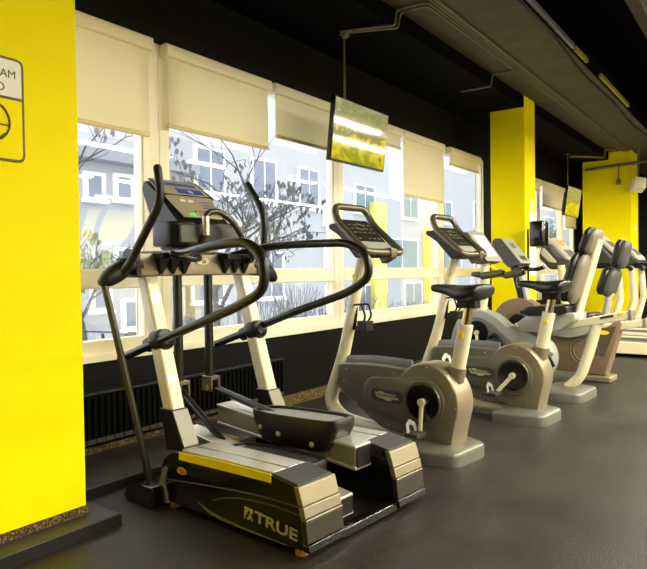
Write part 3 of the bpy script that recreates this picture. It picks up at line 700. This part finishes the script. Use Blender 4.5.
def loop_console(par, dv=0., dz=0.):
    hw = .172
    top, mid, low = (.715+dv, 1.462+dz), (.69+dv, 1.36+dz), (.44+dv, 1.168+dz)
    P = [(-hw+.02, *top), (hw-.02, *top), (hw, mid[0]-.02, mid[1]), (hw+.01, *low), (-hw-.01, *low), (-hw, mid[0]-.02, mid[1])]
    hb = obj('handlebar', MB().tube(fillc(P, [.06, .06, .08, .05, .05, .08], 6), .022, 14, closed=True, up=(1, 0, 0)), 'barmetal', par)
    sd = rnd([(low[0]+.045, low[1]-.012), (low[0]+.12, low[1]-.035), (mid[0]+.0, mid[1]-.085), (mid[0]+.09, mid[1]-.03), (mid[0]+.085, mid[1]-.005), (mid[0]-.02, mid[1]+.0)], .015)
    hs = obj('console_housing', MB().prism(sd, -.135, .135), 'plastic', par, bevel=.012)
    p0, p1 = (low[0]+.055, low[1]+.012), (mid[0]+.0, mid[1]+.014)
    def sl(name, t0, t1, w0, w1, off, m_, pr):
        q = []
        for o in (off-.006, off):
            for t, u in ((t0, -w0), (t0, w0), (t1, w1), (t1, -w1)): q.append(tuple(onp(p0, p1, t, u, o)))
        return obj(name, MB().loft([q[:4], q[4:]]), m_, pr, bevel=.002)
    sl('console_fascia', .0, .26, .15, .145, .010, 'palegrey', hs)
    ds = sl('display_panel', .27, 1.0, .142, .125, .010, 'display', hs)
    for i in range(5):
        for j, t in enumerate((.35, .55, .68, .80)):
            if (i, j) in ((2, 2), (2, 3), (1, 0)): continue
            q = [onp(p0, p1, t+e*.035, -.10+i*.047+g*.022, .0115) for e, g in ((0, 0), (0, 1), (1, 1), (1, 0))]
            q2 = [onp(p0, p1, t+e*.035, -.10+i*.047+g*.022, .0095) for e, g in ((0, 0), (0, 1), (1, 1), (1, 0))]
            obj('key', MB().loft([[tuple(x) for x in q2], [tuple(x) for x in q]]), 'keys', ds)
    ring = [tuple(onp(p0, p1, .76+.10*math.sin(k*PI/10), .028*math.cos(k*PI/10), .0115)) for k in range(20)]
    obj('dial_print', MB().tube(ring, .0022, 5, closed=True), 'olive', ds)
    obj('pulse_block', MB().prism(rnd([(low[0]-.028, low[1]-.034), (low[0]+.05, low[1]-.07), (low[0]+.075, low[1]-.02), (low[0]+.03, low[1]+.028), (low[0]-.028, low[1]+.028)], .012), .03, .085), 'barmetal', hb, bevel=.004)
    return hb
def bottle_cage(par, v, z):
    m = MB()
    m.tube(fil([(-.03, v-.035, z+.10), (-.035, v-.10, z+.105), (-.03, v-.125, z+.03), (-.02, v-.10, z-.01)], .02), .007, 8)
    m.tube(fil([(.03, v-.035, z+.10), (.035, v-.10, z+.105), (.03, v-.125, z+.03), (.02, v-.10, z-.01)], .02), .007, 8)
    m.tube([(-.03, v-.035, z+.10), (.03, v-.035, z+.10)], .007, 8)
    m.bb(-.035, .035, v-.135, v-.06, z-.06, z-.0); m.tube([(0, v-.03, z+.11), (0, v-.03+.02, z-.06), (0, v-.07, z-.05)], .012, 8)
    obj('bottle_cage', m, 'plastic', par, bevel=.002)

def upright_bike(label, loc, yaw, crank_angle):
    B = thing('exercise_bike', label, 'exercise bike', loc, yaw, 'upright exercise bikes')
    out = rnd([(-.16, -.145), (.16, -.145), (.225, .03), (.225, .22), (-.225, .22), (-.225, .03)], [.06, .06, .06, .03, .03, .06], 5)
    def pz(k, z): return [(x*k, y*k, z) for x, y in out]
    obj('base_plate', MB().loft([pz(1, .0), pz(1, .055), pz(.985, .068), pz(.955, .074), pz(.55, .094)]), 'plate', B)
    obj('front_foot', MB().bb(-.24, .24, .86, .98, 0, .06), 'plate', B, bevel=.02)
    # front post flows down into the base rail
    pts = fil([(0, .60, 1.19), (0, .735, .69), (0, .79, .50), (0, .915, .20), (0, .80, .10), (0, .55, .075), (0, .05, .07)], [.2, .2, .09, .1, .1], 8)
    n_ = len(pts)
    obj('front_post', MB().tube(pts, [.034+.014*min(1, k/(n_*.5)) for k in range(n_)], 18, ry=.040, up=(0, 1, 0)), 'cream', B)
    # body shell, thick middle
    bd = rnd([(.765, .475), (.79, .335), (.70, .27), (.42, .105), (.20, .10), (.0, .12), (.0, .45), (.25, .485), (.5, .492)], [.02, .03, .04, .06, .05, .02, .05, .1, .1], 4)
    sh = obj('body_shell', MB().pillow(bd, -.075, .075, 'x', .016), 'shell', B)
    obj('top_cover', MB().tube(fil([(0, .745, .468), (0, .5, .487), (0, .25, .48)], .1), .05, 14, ry=.014), 'shellgrey', sh)
    # rear drum tapering into the plate
    ang = [math.radians(x) for x in range(-22, 200, 6)]
    dr = [(.085+.235*math.cos(q)*-1, .302+.240*math.sin(q)) for q in [PI-x for x in ang]]
    dr = [(.105+.212*math.cos(x), .312+.220*math.sin(x)) for x in ang]      # v to the front for angle 0
    dr = [(v, z) for v, z in dr]
    dr = dr+[(-.075, .16), (-.06, .08), (.10, .08), (.24, .13)]
    dr = dr[:]
    drm = obj('drum_cover', MB().pillow(dr, -.09, .09, 'x', .022), 'bronze', B)
    # raised capsule running from the body to the crank, both sides
    for s in (-1, 1):
        cap = ell(.46, .318, .085, .10, 14, -PI/2+.12, PI/2-.1)+ell(.11, .312, .138, .138, 22, PI/2, 3*PI/2)
        cp = obj('side_cover', MB().pillow(cap, s*.070, s*.104, 'x', .008), 'shell', B)
        obj('crank_disc', MB().cyl((s*.10, .11, .312), (s*.113, .11, .312), .100, n=40), 'gloss', cp)
        obj('disc_rim', MB().tube([(s*.105, .11+.113*math.cos(k*PI/24), .312+.113*math.sin(k*PI/24)) for k in range(48)], .007, 6, closed=True), 'barmetal', cp)
        logo_plate(cp, s*.104, .245, .475, .28, .355, s)
        m = MB()
        for v, z in ((.70, .445), (.72, .365), (.62, .24), (.33, .455), (.37, .14)): m.cyl((s*.07, v, z), (s*.079, v, z), .006, n=8)
        for v, z in ((-.09, .30), (.09, .51)): m.cyl((s*.08, v, z), (s*.0925, v, z), .006, n=8)
        obj('screw', m, 'silver', sh)
        crank(B, s*.120, .105, .315, crank_angle if s < 0 else crank_angle+PI, s)
    # seat stem
    obj('stem_collar', MB().tube([(0, -.04, .44), (0, -.055, .515)], .052, 20, ry=.045), 'bronze', B)
    st = obj('seat_tube', MB().tube([(0, -.055, .50), (0, -.11, .755)], .043, 20, ry=.038), 'cream', B)
    obj('size_sticker', MB().box((-.040, -.10, .70), (.006, .03, .028)), 'yellowsticker', st)
    obj('seat_post', MB().tube([(0, -.107, .74), (0, -.14, .90)], .027, 18), 'chrome', B)
    saddle(B, .105, -.245, .975)
    loop_console(B)
    obj('post_sticker', MB().box((-.046, .65, 1.02), (.006, .02, .03)), 'yellowsticker', B)
    bottle_cage(B, .70, .745)
    return B
upright_bike('grey upright exercise bike beside the elliptical trainer, nearest of the two upright bikes', (3.27, 1.50, 0), -7, .0)
upright_bike('grey upright exercise bike between the nearer upright bike and the reclining bike', (4.4, 1.38, 0), -5, -.72)

# ================================================================ RECUMBENT BIKES
def recumbent(label, loc, yaw, kind):
    B = thing('recumbent_bike', label, 'exercise bike', loc, yaw, 'recumbent exercise bikes')
    out = rnd([(-.20, -.20), (.20, -.20), (.25, -.05), (.25, .16), (-.25, .16), (-.25, -.05)], [.06, .06, .06, .03, .03, .06], 5)
    def pz(k, z): return [(x*k, y*k, z) for x, y in out]
    dk = kind == 'brown'
    if not dk:
        obj('base_plate', MB().loft([pz(1, .0), pz(1, .055), pz(.985, .068), pz(.955, .074), pz(.55, .094)]), 'plate', B)
        bd = rnd([(1.02, .08), (1.02, .44), (.92, .66), (.75, .715), (.58, .66), (.46, .55), (.24, .52), (.10, .43), (.065, .29), (.14, .12), (.30, .08)], [.05, .12, .12, .12, .1, .1, .1, .1, .1, .09, .05], 4)
        sh = obj('body_shell', MB().pillow(bd, -.085, .085, 'x', .022), 'palegrey', B)
        rim = [(-.09, v, z) for v, z in rnd([(.96, .50), (.86, .62), (.74, .645), (.62, .60), (.30, .33), (.45, .16), (.90, .16)], .1, 5)]
        obj('side_cover', MB().pillow([(v, z) for _, v, z in rim], -.100, -.08, 'x', .008), 'shellgrey', sh)
        obj('footrest', MB().tube(fil([(-.10, .62, .46), (-.12, .56, .50), (-.12, .48, .40), (-.10, .44, .38)], .03), .016, 10), 'plastic', sh)
        obj('foot_plate', MB().box((-.10, .10, .31), (.02, .05, .14), Matrix.Rotation(-.5, 3, 'X')), 'plastic', sh, bevel=.004)
        bp = fil([(0, -.02, .08), (0, -.12, .17), (0, -.19, .38), (0, -.265, .66)], [.08, .15], 8)
    else:
        obj('base_plate', MB().bb(-.12, .12, -.19, .06, 0, .055), 'bronze', B, bevel=.012)
        obj('front_foot', MB().bb(-.22, .22, .70, .85, 0, .07), 'bronze', B, bevel=.012)
        ang = [math.radians(x) for x in range(-30, 140, 8)]
        dr = [(.70+.27*math.cos(x), .50+.265*math.sin(x)) for x in ang]+[(.36, .56), (-.05, .46), (-.12, .47), (-.26, .585), (-.275, .555), (-.135, .07), (.55, .07), (.82, .22)]
        sh = obj('body_shell', MB().pillow(dr, -.085, .085, 'x', .018), 'brown', B)
        obj('rear_inset', MB().prism(rnd([(-.235, .525), (-.10, .50), (.0, .27), (-.13, .24)], .015), -.092, -.08), 'brownd', sh)
        obj('yellow_label', MB().prism(ell(-.12, .46, .055, .02, 16), -.097, -.09), 'yellowsticker', sh)
        for rr2 in (.10, .13): obj('disc_rim', MB().tube([(-.088, .05+rr2*math.cos(k*PI/18), .28+rr2*math.sin(k*PI/18)) for k in range(36)], .006, 6, closed=True), 'bronze', sh)
        obj('panel_line', MB().tube([(-.087, v, z) for v, z in ((.93, .50), (.82, .60), (.70, .625), (.55, .58), (.20, .42), (-.02, .34))], .007, 6), 'bronze', sh)
        bp = [(0, -.05, .42), (0, -.12, .55)]
    for s in (-1, 1):
        obj('crank_disc', MB().cyl((s*.095, .735 if not dk else .69, .50), (s*.106, .735 if not dk else .69, .50), .105, n=36), 'gloss', sh)
        crank(B, s*.112, .735 if not dk else .69, .50, .1 if s < 0 else .1+PI, s, .15)
    post = obj('rear_post', MB().tube(bp, .042, 18, ry=.05), 'cream', B)
    zs = 0 if not dk else -.13
    vs = 0 if not dk else .05
    # sloping seat rail
    q = [(.05+vs, .545+zs), (.05+vs, .605+zs), (-.50+vs, .725+zs), (-.50+vs, .655+zs)]
    rl_ = obj('seat_rail', MB().prism(q, -.05, .05), 'cream', B, bevel=.008)
    obj('rail_end', MB().prism([(-.495+vs, .728+zs), (-.52+vs, .732+zs), (-.52+vs, .648+zs), (-.495+vs, .65+zs)], -.055, .055), 'champagne', rl_, bevel=.004)
    if not dk:
        obj('rail_lettering', MB().box((-.052, -.34, .672), (.004, .10, .02), Matrix.Rotation(-.2, 3, 'X')), 'darkgrey', rl_)
        obj('rail_sticker', MB().box((-.052, -.44, .70), (.004, .03, .022)), 'yellowsticker', rl_)
    # seat carriage, cushion
    car = rnd([(.36+vs, .60+zs), (.28+vs, .66+zs), (.24+vs, .70+zs), (-.05+vs, .70+zs), (-.13+vs, .70+zs), (-.13+vs, .64+zs), (-.02+vs, .56+zs), (.12+vs, .525+zs), (.30+vs, .54+zs)], .02)
    obj('seat_carriage', MB().pillow(car, -.15, .15, 'x', .02), 'palegrey', B)
    cu = rnd([(.27+vs, .67+zs), (.30+vs, .715+zs), (.24+vs, .75+zs), (.0+vs, .755+zs), (-.08+vs, .77+zs), (-.09+vs, .71+zs), (.0+vs, .68+zs)], .03)
    obj('seat_cushion', MB().pillow(cu, -.20, .20, 'x', .03), 'leather', B)
    obj('seat_lever', MB().tube([(-.18, .30+vs, .70+zs), (-.19, .20+vs, .69+zs), (-.18, .05+vs, .70+zs)], .015, 8), 'plastic', B)
    # back frame, back rest, head rest
    fr = fil([(0, -.10, .64+zs), (0, -.14, .80+zs*.5), (0, -.215, 1.06), (0, -.275, 1.28)], .1, 6)
    obj('back_frame', MB().tube(fr, .03, 14, ry=.05), 'cream' if not dk else 'palegrey', B)
    def shellpad(v0, z0, v1, z1, th, hw0, hw1, mf, mb_, nf, nb):
        """two-layer pad between (v0,z0) and (v1,z1)"""
        dvec = V3((0, v1-v0, z1-z0)); nn = V3((0, dvec.z, -dvec.y)).normalized()
        if nn.y < 0: nn = -nn
        def pad(off, t_, m_, nm, g):
            rings = []
            for k in range(9):
                t = k/8; w_ = (hw0+(hw1-hw0)*t)*(1-.35*abs(2*t-1)**6)*g
                c = V3((0, v0, z0))+dvec*t+nn*off; thk = t_*(1-.5*abs(2*t-1)**5)
                rings.append([tuple(c+V3((w_*math.copysign(abs(math.cos(x))**.6, math.cos(x)), 0, 0))+nn*thk*.5*math.copysign(abs(math.sin(x))**.8, math.sin(x))) for x in [2*PI*j/24 for j in range(24)]])
            return obj(nm, MB().loft(rings), m_, B)
        pf = pad(th*.5, th, mf, nf, 1.); pb = pad(-th*.10, th*1.0, mb_, nb, .94)
        return pf, pb
    if not dk:
        f1, b1 = shellpad(-.07, .78, -.185, 1.165, .095, .20, .17, 'leather', 'palevinyl', 'back_cushion', 'back_shell')
        f2, b2 = shellpad(-.19, 1.165, -.262, 1.362, .075, .12, .115, 'leather', 'palevinyl', 'head_cushion', 'head_shell')
        m = MB().cyl((-.1, -.17, .86), (-.1, -.175, .86), .014, n=10).cyl((-.1, -.235, 1.08), (-.1, -.24, 1.08), .014, n=10); 
    else:
        shellpad(-.13, .80, -.21, 1.045, .09, .16, .15, 'leather', 'greyvinyl', 'back_cushion', 'back_shell')
        shellpad(-.245, 1.05, -.305, 1.30, .08, .11, .105, 'leather', 'greyvinyl', 'head_cushion', 'head_shell')
    # front column, console and handlebar
    if not dk:
        obj('front_column', MB().tube(fil([(0, .74, .66), (0, .70, .9), (0, .70, 1.16)], .1), .04, 16, ry=.05), 'cream', B)
        hs = obj('console_housing', MB().prism(rnd([(.615, 1.12), (.72, 1.10), (.90, 1.34), (.86, 1.40), (.80, 1.385)], .03), -.155, .155), 'darkgrey', B, bevel=.02)
        p0, p1 = (.610, 1.125), (.80, 1.390)
        def fp(nm, t0, t1, w_, off, m_, pr):
            qq = [tuple(onp(p0, p1, t, u, o)) for o in (off-.012, off) for t, u in ((t0, -w_), (t0, w_), (t1, w_), (t1, -w_))]
            return obj(nm, MB().loft([qq[:4], qq[4:]]), m_, pr, bevel=.004)
        fa = fp('console_fascia', .0, 1., .155, .012, 'palegrey', hs); fp('console_screen', .16, .88, .108, .016, 'screenpale', fa)
        hb = fil([(-.22, .42, 1.03), (-.24, .60, 1.0), (-.18, .74, 1.02), (0, .76, 1.02), (.18, .74, 1.02), (.24, .60, 1.0), (.22, .42, 1.03)], .06)
        obj('handlebar', MB().tube(hb, .021, 12), 'plastic', B)
        obj('handlebar_grip', MB().tube([(-.24, .62, 1.0), (-.222, .44, 1.028)], .031, 12), 'barmetal', B); obj('handlebar_grip', MB().tube([(.24, .62, 1.0), (.222, .44, 1.028)], .031, 12), 'barmetal', B)
        obj('cable_tie', MB().tube([(.02, .66, 1.09), (.03, .61, 1.05)], .012, 6), 'yellowsticker', B)
    else:
        col_ = obj('front_column', MB().prism([(.62, .70), (.70, .72), (.80, 1.12), (.71, 1.12)], -.05, .05), 'plastic', B, bevel=.012)
        obj('column_side', MB().prism([(.60, .70), (.625, .70), (.715, 1.12), (.695, 1.12)], -.052, .052), 'palegrey', col_)
        obj('column_badge', MB().tube([(-.053, .70+.018*math.cos(k*PI/10), .93+.055*math.sin(k*PI/10)) for k in range(20)], .004, 5, closed=True), 'palegrey', col_)
        hs = obj('console_housing', MB().prism(rnd([(.64, 1.10), (.76, 1.07), (.95, 1.25), (.93, 1.37), (.86, 1.375)], [.03, .03, .05, .06, .03]), -.15, .15), 'darkgrey', B, bevel=.025)
        p0, p1 = (.635, 1.105), (.86, 1.375)
        def fp(nm, t0, t1, u0, u1, off, m_, pr):
            qq = [tuple(onp(p0, p1, t, u, o)) for o in (off-.012, off) for t, u in ((t0, u0), (t0, u1), (t1, u1), (t1, u0))]
            return obj(nm, MB().loft([qq[:4], qq[4:]]), m_, pr, bevel=.006)
        fa = fp('console_fascia', .02, .97, -.135, .135, .012, 'palegrey', hs)
        fp('console_screen', .58, .78, -.05, .06, .016, 'shellgrey', fa); fp('key_panel', .12, .30, -.06, .08, .016, 'darkgrey', fa)
        hb = fil([(-.20, .53, 1.075), (-.22, .62, 1.05), (-.15, .70, 1.06), (.15, .70, 1.06), (.22, .62, 1.05), (.20, .53, 1.075)], .04)
        obj('handlebar', MB().tube(hb, .021, 12), 'plastic', B)
    return B
recumbent('pale grey recumbent bike with silver backed seat beside the farther upright bike', (5.35, 1.42, 0), -4, 'grey')
recumbent('brown bodied recumbent bike with grey seat between pale recumbent bike and treadmills', (6.3, 1.42, 0), -4, 'brown')

# ================================================================ PAPER DISPENSER
t = thing('paper_dispenser', 'black roll dispenser on a thin stand beside the middle yellow pillar', 'dispenser', (7.06, 2.145, 0))
obj('stand_foot', MB().cyl((0, 0, 0), (0, 0, .025), .125, n=28), 'plastic', t, bevel=.004)
obj('stand_pole', MB().cyl((-.055, .105, .0), (-.055, .105, 1.50), .012, n=12), 'plastic', t)
N = 28
obj('dispenser_case', MB().pillow(rnd([(-.10, -.085), (.10, -.085), (.10, .085), (-.10, .085)], .05, 6), 1.30, 1.585, 'z', .02), 'gloss', t)
obj('paper_slot', MB().cyl((0, 0, 1.285), (0, 0, 1.305), .035, n=18), 'white', t)

# ================================================================ TREADMILLS
def treadmill(label, loc, dz=0., yaw=0.):
    T = thing('treadmill', label, 'treadmill', loc, yaw, 'treadmills in the row by the far pillar')
    for s in (-1, 1):
        u0, u1 = sorted((s*.30, s*.40))
        obj('side_rail', MB().prism(rnd([(-1.05, .04), (-1.08, .13), (-1.0, .17), (.55, .20), (.55, .04)], .02), u0, u1), 'cream', T, bevel=.01)
        obj('rail_cap', MB().prism([(-1.0, .165), (-1.0, .178), (.5, .208), (.5, .195)], u0+.01, u1-.01), 'shellgrey', T, bevel=.003)
        po = obj('upright', MB().tube([(s*.40, .55, .10), (s*.40, .42, .60), (s*.40, .46, 1.10)], .05, 14, ry=.05), 'cream', T)
        obj('hand_rail', MB().tube(fil([(s*.38, .46, 1.10), (s*.38, .20, 1.09), (s*.38, -.30, 1.08), (s*.37, -.34, 1.03)], .04), .032, 12), 'plastic', T)
    obj('running_belt', MB().bb(-.30, .30, -1.0, .5, .15, .165), 'trackblack', T)
    obj('deck', MB().bb(-.30, .30, -1.02, .5, .05, .15), 'plate', T)
    obj('motor_hood', MB().prism(rnd([(.42, .04), (.42, .24), (.60, .30), (.90, .20), (.95, .04)], .05), -.37, .37), 'palegrey', T, bevel=.02)
    for q0, q1, q2, q3 in ((-.38, -.32, -.95, -.85), (.32, .38, -.95, -.85), (-.36, -.28, .55, .8), (.28, .36, .55, .8)): obj('rubber_foot', MB().bb(q0, q1, q2, q3, 0, .06), 'rubber', T)
    up_ = lambda P: [(y, z+dz) for y, z in P]
    obj('console_bridge', MB().prism(rnd(up_([(.30, 1.05-dz), (.60, 1.05-dz), (.74, 1.20), (.70, 1.36), (.62, 1.38), (.50, 1.20), (.30, 1.12-dz)]), .04), -.42, .42), 'darkgrey', T, bevel=.03)
    obj('console_cover', MB().prism(rnd(up_([(.50, 1.13), (.60, 1.13), (.715, 1.25), (.68, 1.34)]), .04), -.43, .43), 'consolepale', T, bevel=.03)
    cs = obj('console', MB().prism(rnd(up_([(.36, 1.13), (.40, 1.11), (.70, 1.42), (.68, 1.45), (.65, 1.45)]), .015), -.25, .25), 'consolepale', T, bevel=.015)
    p0, p1 = (.36, 1.135+dz), (.65, 1.452+dz)
    def fp(nm, t0, t1, w_, off, m_):
        qq = [tuple(onp(p0, p1, t, u, o)) for o in (off-.01, off) for t, u in ((t0, -w_), (t0, w_), (t1, w_), (t1, -w_))]
        return obj(nm, MB().loft([qq[:4], qq[4:]]), m_, cs)
    fp('fascia', .05, .98, .23, .008, 'consolepale'); fp('display', .68, .88, .14, .012, 'orangescreen'); fp('key_panel', .2, .5, .18, .012, 'shellgrey')
    return T
treadmill('treadmill with orange display in front of the far window, nearest of the treadmills', (8.48, 1.72, 0))
treadmill('second treadmill from the front, its console before the far yellow pillar', (9.62, 1.45, 0), .14)
treadmill('farthest treadmill, its pale console near the right edge of the far yellow pillar', (10.75, 1.32, 0), .05)

# ================================================================ OUTSIDE
ZG = -.55
struct('outside_ground', MB().bb(-30, 80, YW+.3, 60, ZG-.2, ZG), 'ground', smooth=False)
def building(name, label, x0, x1, y, z1, m_, wins_, roof_h=.25, dep=8):
    t = thing(name, label, 'building', (x0, y, ZG))
    w_ = x1-x0; hh = z1-ZG
    obj('wall', MB().bb(0, w_, 0, dep, 0, hh), m_, t, smooth=False)
    obj('roof', MB().bb(-.3, w_+.3, -.35, dep+.3, hh, hh+roof_h), 'roof', t, smooth=False)
    for (wx, wz, ww, wh, pm) in wins_:
        u, z = wx-x0, wz-ZG
        fr = obj('window', MB().bb(u-.08, u+ww+.08, -.07, .0, z-.08, z+wh+.08).bb(u-.12, u+ww+.12, -.16, .0, z-.14, z-.06), 'whitetrim', t, smooth=False)
        m = MB(); k = 2 if ww > .9 else 1
        for j in range(k): m.bb(u+j*ww/k+.04, u+(j+1)*ww/k-.04, -.085, -.07, z, z+wh)
        obj('pane', m, pm, fr, smooth=False)
    return t
w1 = []
for x, z in ((8.63, 2.9), (9.45, 2.95), (9.42, 1.05), (10.55, 2.9), (10.5, 1.1), (8.75, .3), (9.6, -.2)): w1.append((x, z, .42, .5 if z > 2 else .6, 'outpaned'))
building('house', 'low pale grey house with white framed windows outside the leftmost pane', 3, 11.6, 13, 3.75, 'facade', w1)
w2 = []
for x in (12.6, 15.0, 17.4): 
    w2.append((x, 3.4, 1.1, 1.3, 'outpaned'))
for x in (12.4, 15.2): w2.append((x, .3, 1.2, 1.4, 'outpaned'))
for x in (18.9, ): w2 += [(x, 2.9, .9, .8, 'outpaned'), (x, 1.3, .9, .8, 'outpaned'), (x, -.3, .9, .8, 'outpane')]
for x in (21.0, 24.9, 28.6): w2.append((x, 3.5, 1.4, 1.0, 'outpane'))
for x in (23.3, 28.2): w2.append((x, 1.2, 2.9, 1.25, 'outpane'))
for x in (20.8, 25.0): w2.append((x, -.5, 1.6, 1.0, 'outpaned'))
for x in (33, 37, 41, 46): w2 += [(x, 3.4, 2, 1.4, 'outpane'), (x, .8, 2, 1.4, 'outpane')]
APT = building('apartment_block', 'long pale grey apartment block outside the main windows', 12.5, 56, 13.6, 7.5, 'facade2', w2)
for q0, q1, q2 in ((22.0, 23.0, 3.9), (26.9, 27.9, 3.0)): obj('yellow_panel_or_painted_reflection', MB().bb(q0-12.5, q1-12.5, -.3, 0, 0, q2-ZG), 'reflectyellow', APT)  # added slabs, coloured to stand in for the hall's yellow reflections in the panes

def tree(label, x, y, hgt, seed, lm, spread=1., lean=0., nleaf=26, depth=5):
    R = random.Random(seed)
    t = thing('bare_tree', label, 'tree', (x, y, ZG), 0, 'trees outside the windows')
    m = MB(); lf = MB(); tips = []
    def br(p, dr, ln, rad, dep):
        pts = [p]; q = V3(p); dd = V3(dr)
        for k in range(4):
            dd = (dd+V3((R.uniform(-.22, .22), R.uniform(-.22, .22), R.uniform(-.1, .16)))).normalized(); q = q+dd*ln/4; pts.append(tuple(q))
        m.tube(pts, [rad, rad*.9, rad*.78, rad*.68, rad*.58], 5)
        if dep == 0: tips.append(q.copy()); return
        for k in range(3 if dep > 1 else 3):
            az = R.uniform(0, 2*PI); nd = (dd+V3((math.cos(az)*spread, math.sin(az)*spread*.6, R.uniform(-.25, .4)))).normalized()
            br(pts[R.choice((2, 3, 4))], nd, ln*R.uniform(.6, .85), rad*.56, dep-1)
    br((0, 0, 0), V3((lean, 0, 1)), hgt*.38, .07, depth)
    R.shuffle(tips)
    for q in tips[:nleaf]:
        for k in range(9):
            c = q+V3((R.uniform(-.12, .12), R.uniform(-.12, .12), R.uniform(-.25, .02)))
            a1 = R.uniform(0, 2*PI); e1 = V3((math.cos(a1), math.sin(a1), R.uniform(-.5, .5))).normalized()*.035; e2 = V3((R.uniform(-.4, .4), R.uniform(-.4, .4), -1)).normalized()*.07
            lf.loft([[tuple(c-e1*.3), tuple(c+e1*.3), tuple(c+e1*.3+V3((0, .004, 0)))], [tuple(c-e1+e2*.6), tuple(c+e1+e2*.6), tuple(c+e1+e2*.6+V3((0, .006, 0)))], [tuple(c-e1*.1+e2*1.4), tuple(c+e1*.1+e2*1.4), tuple(c+e1*.1+e2*1.4+V3((0, .004, 0)))]])
    obj('branches', m, 'bark', t); obj('leaves', lf, lm, t, smooth=False)
    return t
tree('sparse bare tree with dry hanging leaves outside the leftmost pane', 4.7, 7.0, 4.2, 3, 'leaf', 1.1, -.1, 26, 4)
tree('wide bare tree with grey leaves outside the second window, behind the trainer console', 7.2, 7.4, 4.6, 11, 'leaf', 1.2, .15, 34, 4)
tree('bare tree with dry leaves outside, left of the large television', 10.9, 10.4, 4.4, 23, 'leaf', 1.0, .2, 34, 4)
tree('small tree with yellow green leaves outside, behind the trainer handrail', 7.2, 10.9, 3.0, 31, 'leafg', 1.0, -.1, 60, 4)
tree('green tree outside the far window past the middle yellow pillar', 27.0, 9.5, 4.5, 41, 'leafg', 1.0, .0, 90, 4)
def shrub(label, x, y, hgt, seed):
    R = random.Random(seed); t = thing('shrub', label, 'shrub', (x, y, ZG), 0, 'winter shrubs outside'); m = MB(); lf = MB()
    for k in range(60):
        a_ = R.uniform(0, 2*PI); tl = R.uniform(.05, .4); pts = [(R.uniform(-.28, .28), R.uniform(-.2, .2), 0)]; q = V3(pts[0])
        dd = V3((math.cos(a_)*tl, math.sin(a_)*tl*.6, 1)).normalized()
        for j in range(4): dd = (dd+V3((R.uniform(-.2, .2), R.uniform(-.2, .2), R.uniform(-.1, .1)))).normalized(); q = q+dd*hgt/4; pts.append(tuple(q))
        m.tube(pts, [.011, .009, .007, .005, .003], 4)
        for j in range(7):
            c = V3(R.choice(pts[1:]))+V3((R.uniform(-.1, .1), R.uniform(-.1, .1), R.uniform(-.1, .1))); s_ = R.uniform(.02, .045)
            lf.ball(tuple(c), (s_, s_*.6, s_*.8), 5)
    obj('twigs', m, 'bush', t); obj('leaves', lf, R.choice(('bush', 'leaf', 'whitetrim')), t, smooth=False)
for k, (x, y, hh) in enumerate(((4.6, 5.3, 1.2), (6.05, 5.35, 1.3), (7.2, 5.3, 1.25), (8.5, 5.45, 1.3), (9.95, 5.3, 1.1), (8.9, 7.0, 1.4))):
    shrub(['bushy shrub outside the lower pane behind the trainer uprights', 'grey twiggy shrub outside, just right of the trainer left upright', 'twiggy shrub outside, between the trainer masts', 'twiggy shrub outside, right of the trainer masts', 'low shrub outside, above the trainer right knob', 'twiggy shrub outside, left of the nearer bike post'][k], x, y, hh, 50+k)
def bicycle(x, y, yaw, lb):
    t = thing('bicycle', lb, 'bicycle', (x, y, ZG), yaw, 'bicycles parked outside')
    for xx in (-.5, .5):
        wl = obj('wheel', MB().tube([(xx+.33*math.cos(k*PI/16), 0, .35+.33*math.sin(k*PI/16)) for k in range(32)], .02, 6, closed=True), 'bikeblack', t)
        m = MB()
        for k in range(8): m.cyl((xx, 0, .35), (xx+.32*math.cos(k*PI/4), 0, .35+.32*math.sin(k*PI/4)), .003, n=4)
        obj('spokes', m, 'silver', wl)
    obj('frame', MB().tube([(-.5, 0, .35), (-.05, 0, .33), (-.2, 0, .8), (-.5, 0, .35)], .016, 8).tube([(-.05, 0, .33), (.36, 0, .78), (-.18, 0, .74)], .018, 8).tube([(.5, 0, .35), (.36, 0, .78), (.33, 0, .95)], .016, 8), 'bikeblack', t)
    obj('handlebar', MB().tube(fil([(.2, -.25, .98), (.33, -.2, .97), (.33, .2, .97), (.2, .25, .98)], .05), .010, 8), 'bikeblack', t)
    obj('saddle', MB().ball((-.22, 0, .84), (.13, .07, .035), 12), 'bikeblack', t)
bicycle(3.95, 6.1, 12, 'black bicycle parked outside the leftmost lower pane, left one'); bicycle(5.35, 6.7, -14, 'black bicycle parked outside the leftmost lower pane, right one')

# ================================================================ LIGHT
wd = bpy.data.worlds.new('world'); sc.world = wd; wd.use_nodes = True
nt = wd.node_tree; bg = nt.nodes['Background']
tc = nt.nodes.new('ShaderNodeTexCoord'); sp = nt.nodes.new('ShaderNodeSeparateXYZ'); rp = nt.nodes.new('ShaderNodeValToRGB')
nt.links.new(tc.outputs['Generated'], sp.inputs[0]); nt.links.new(sp.outputs['Z'], rp.inputs['Fac'])
rp.color_ramp.elements[0].color = (.95, .96, .98, 1); rp.color_ramp.elements[1].color = (1, 1, 1, 1)
nt.links.new(rp.outputs['Color'], bg.inputs['Color']); bg.inputs['Strength'].default_value = 1.5
vs = sc.view_settings; vs.view_transform = 'Standard'; vs.look = 'None'; vs.exposure = 1.15; vs.gamma = 1; vs.use_curve_mapping = False
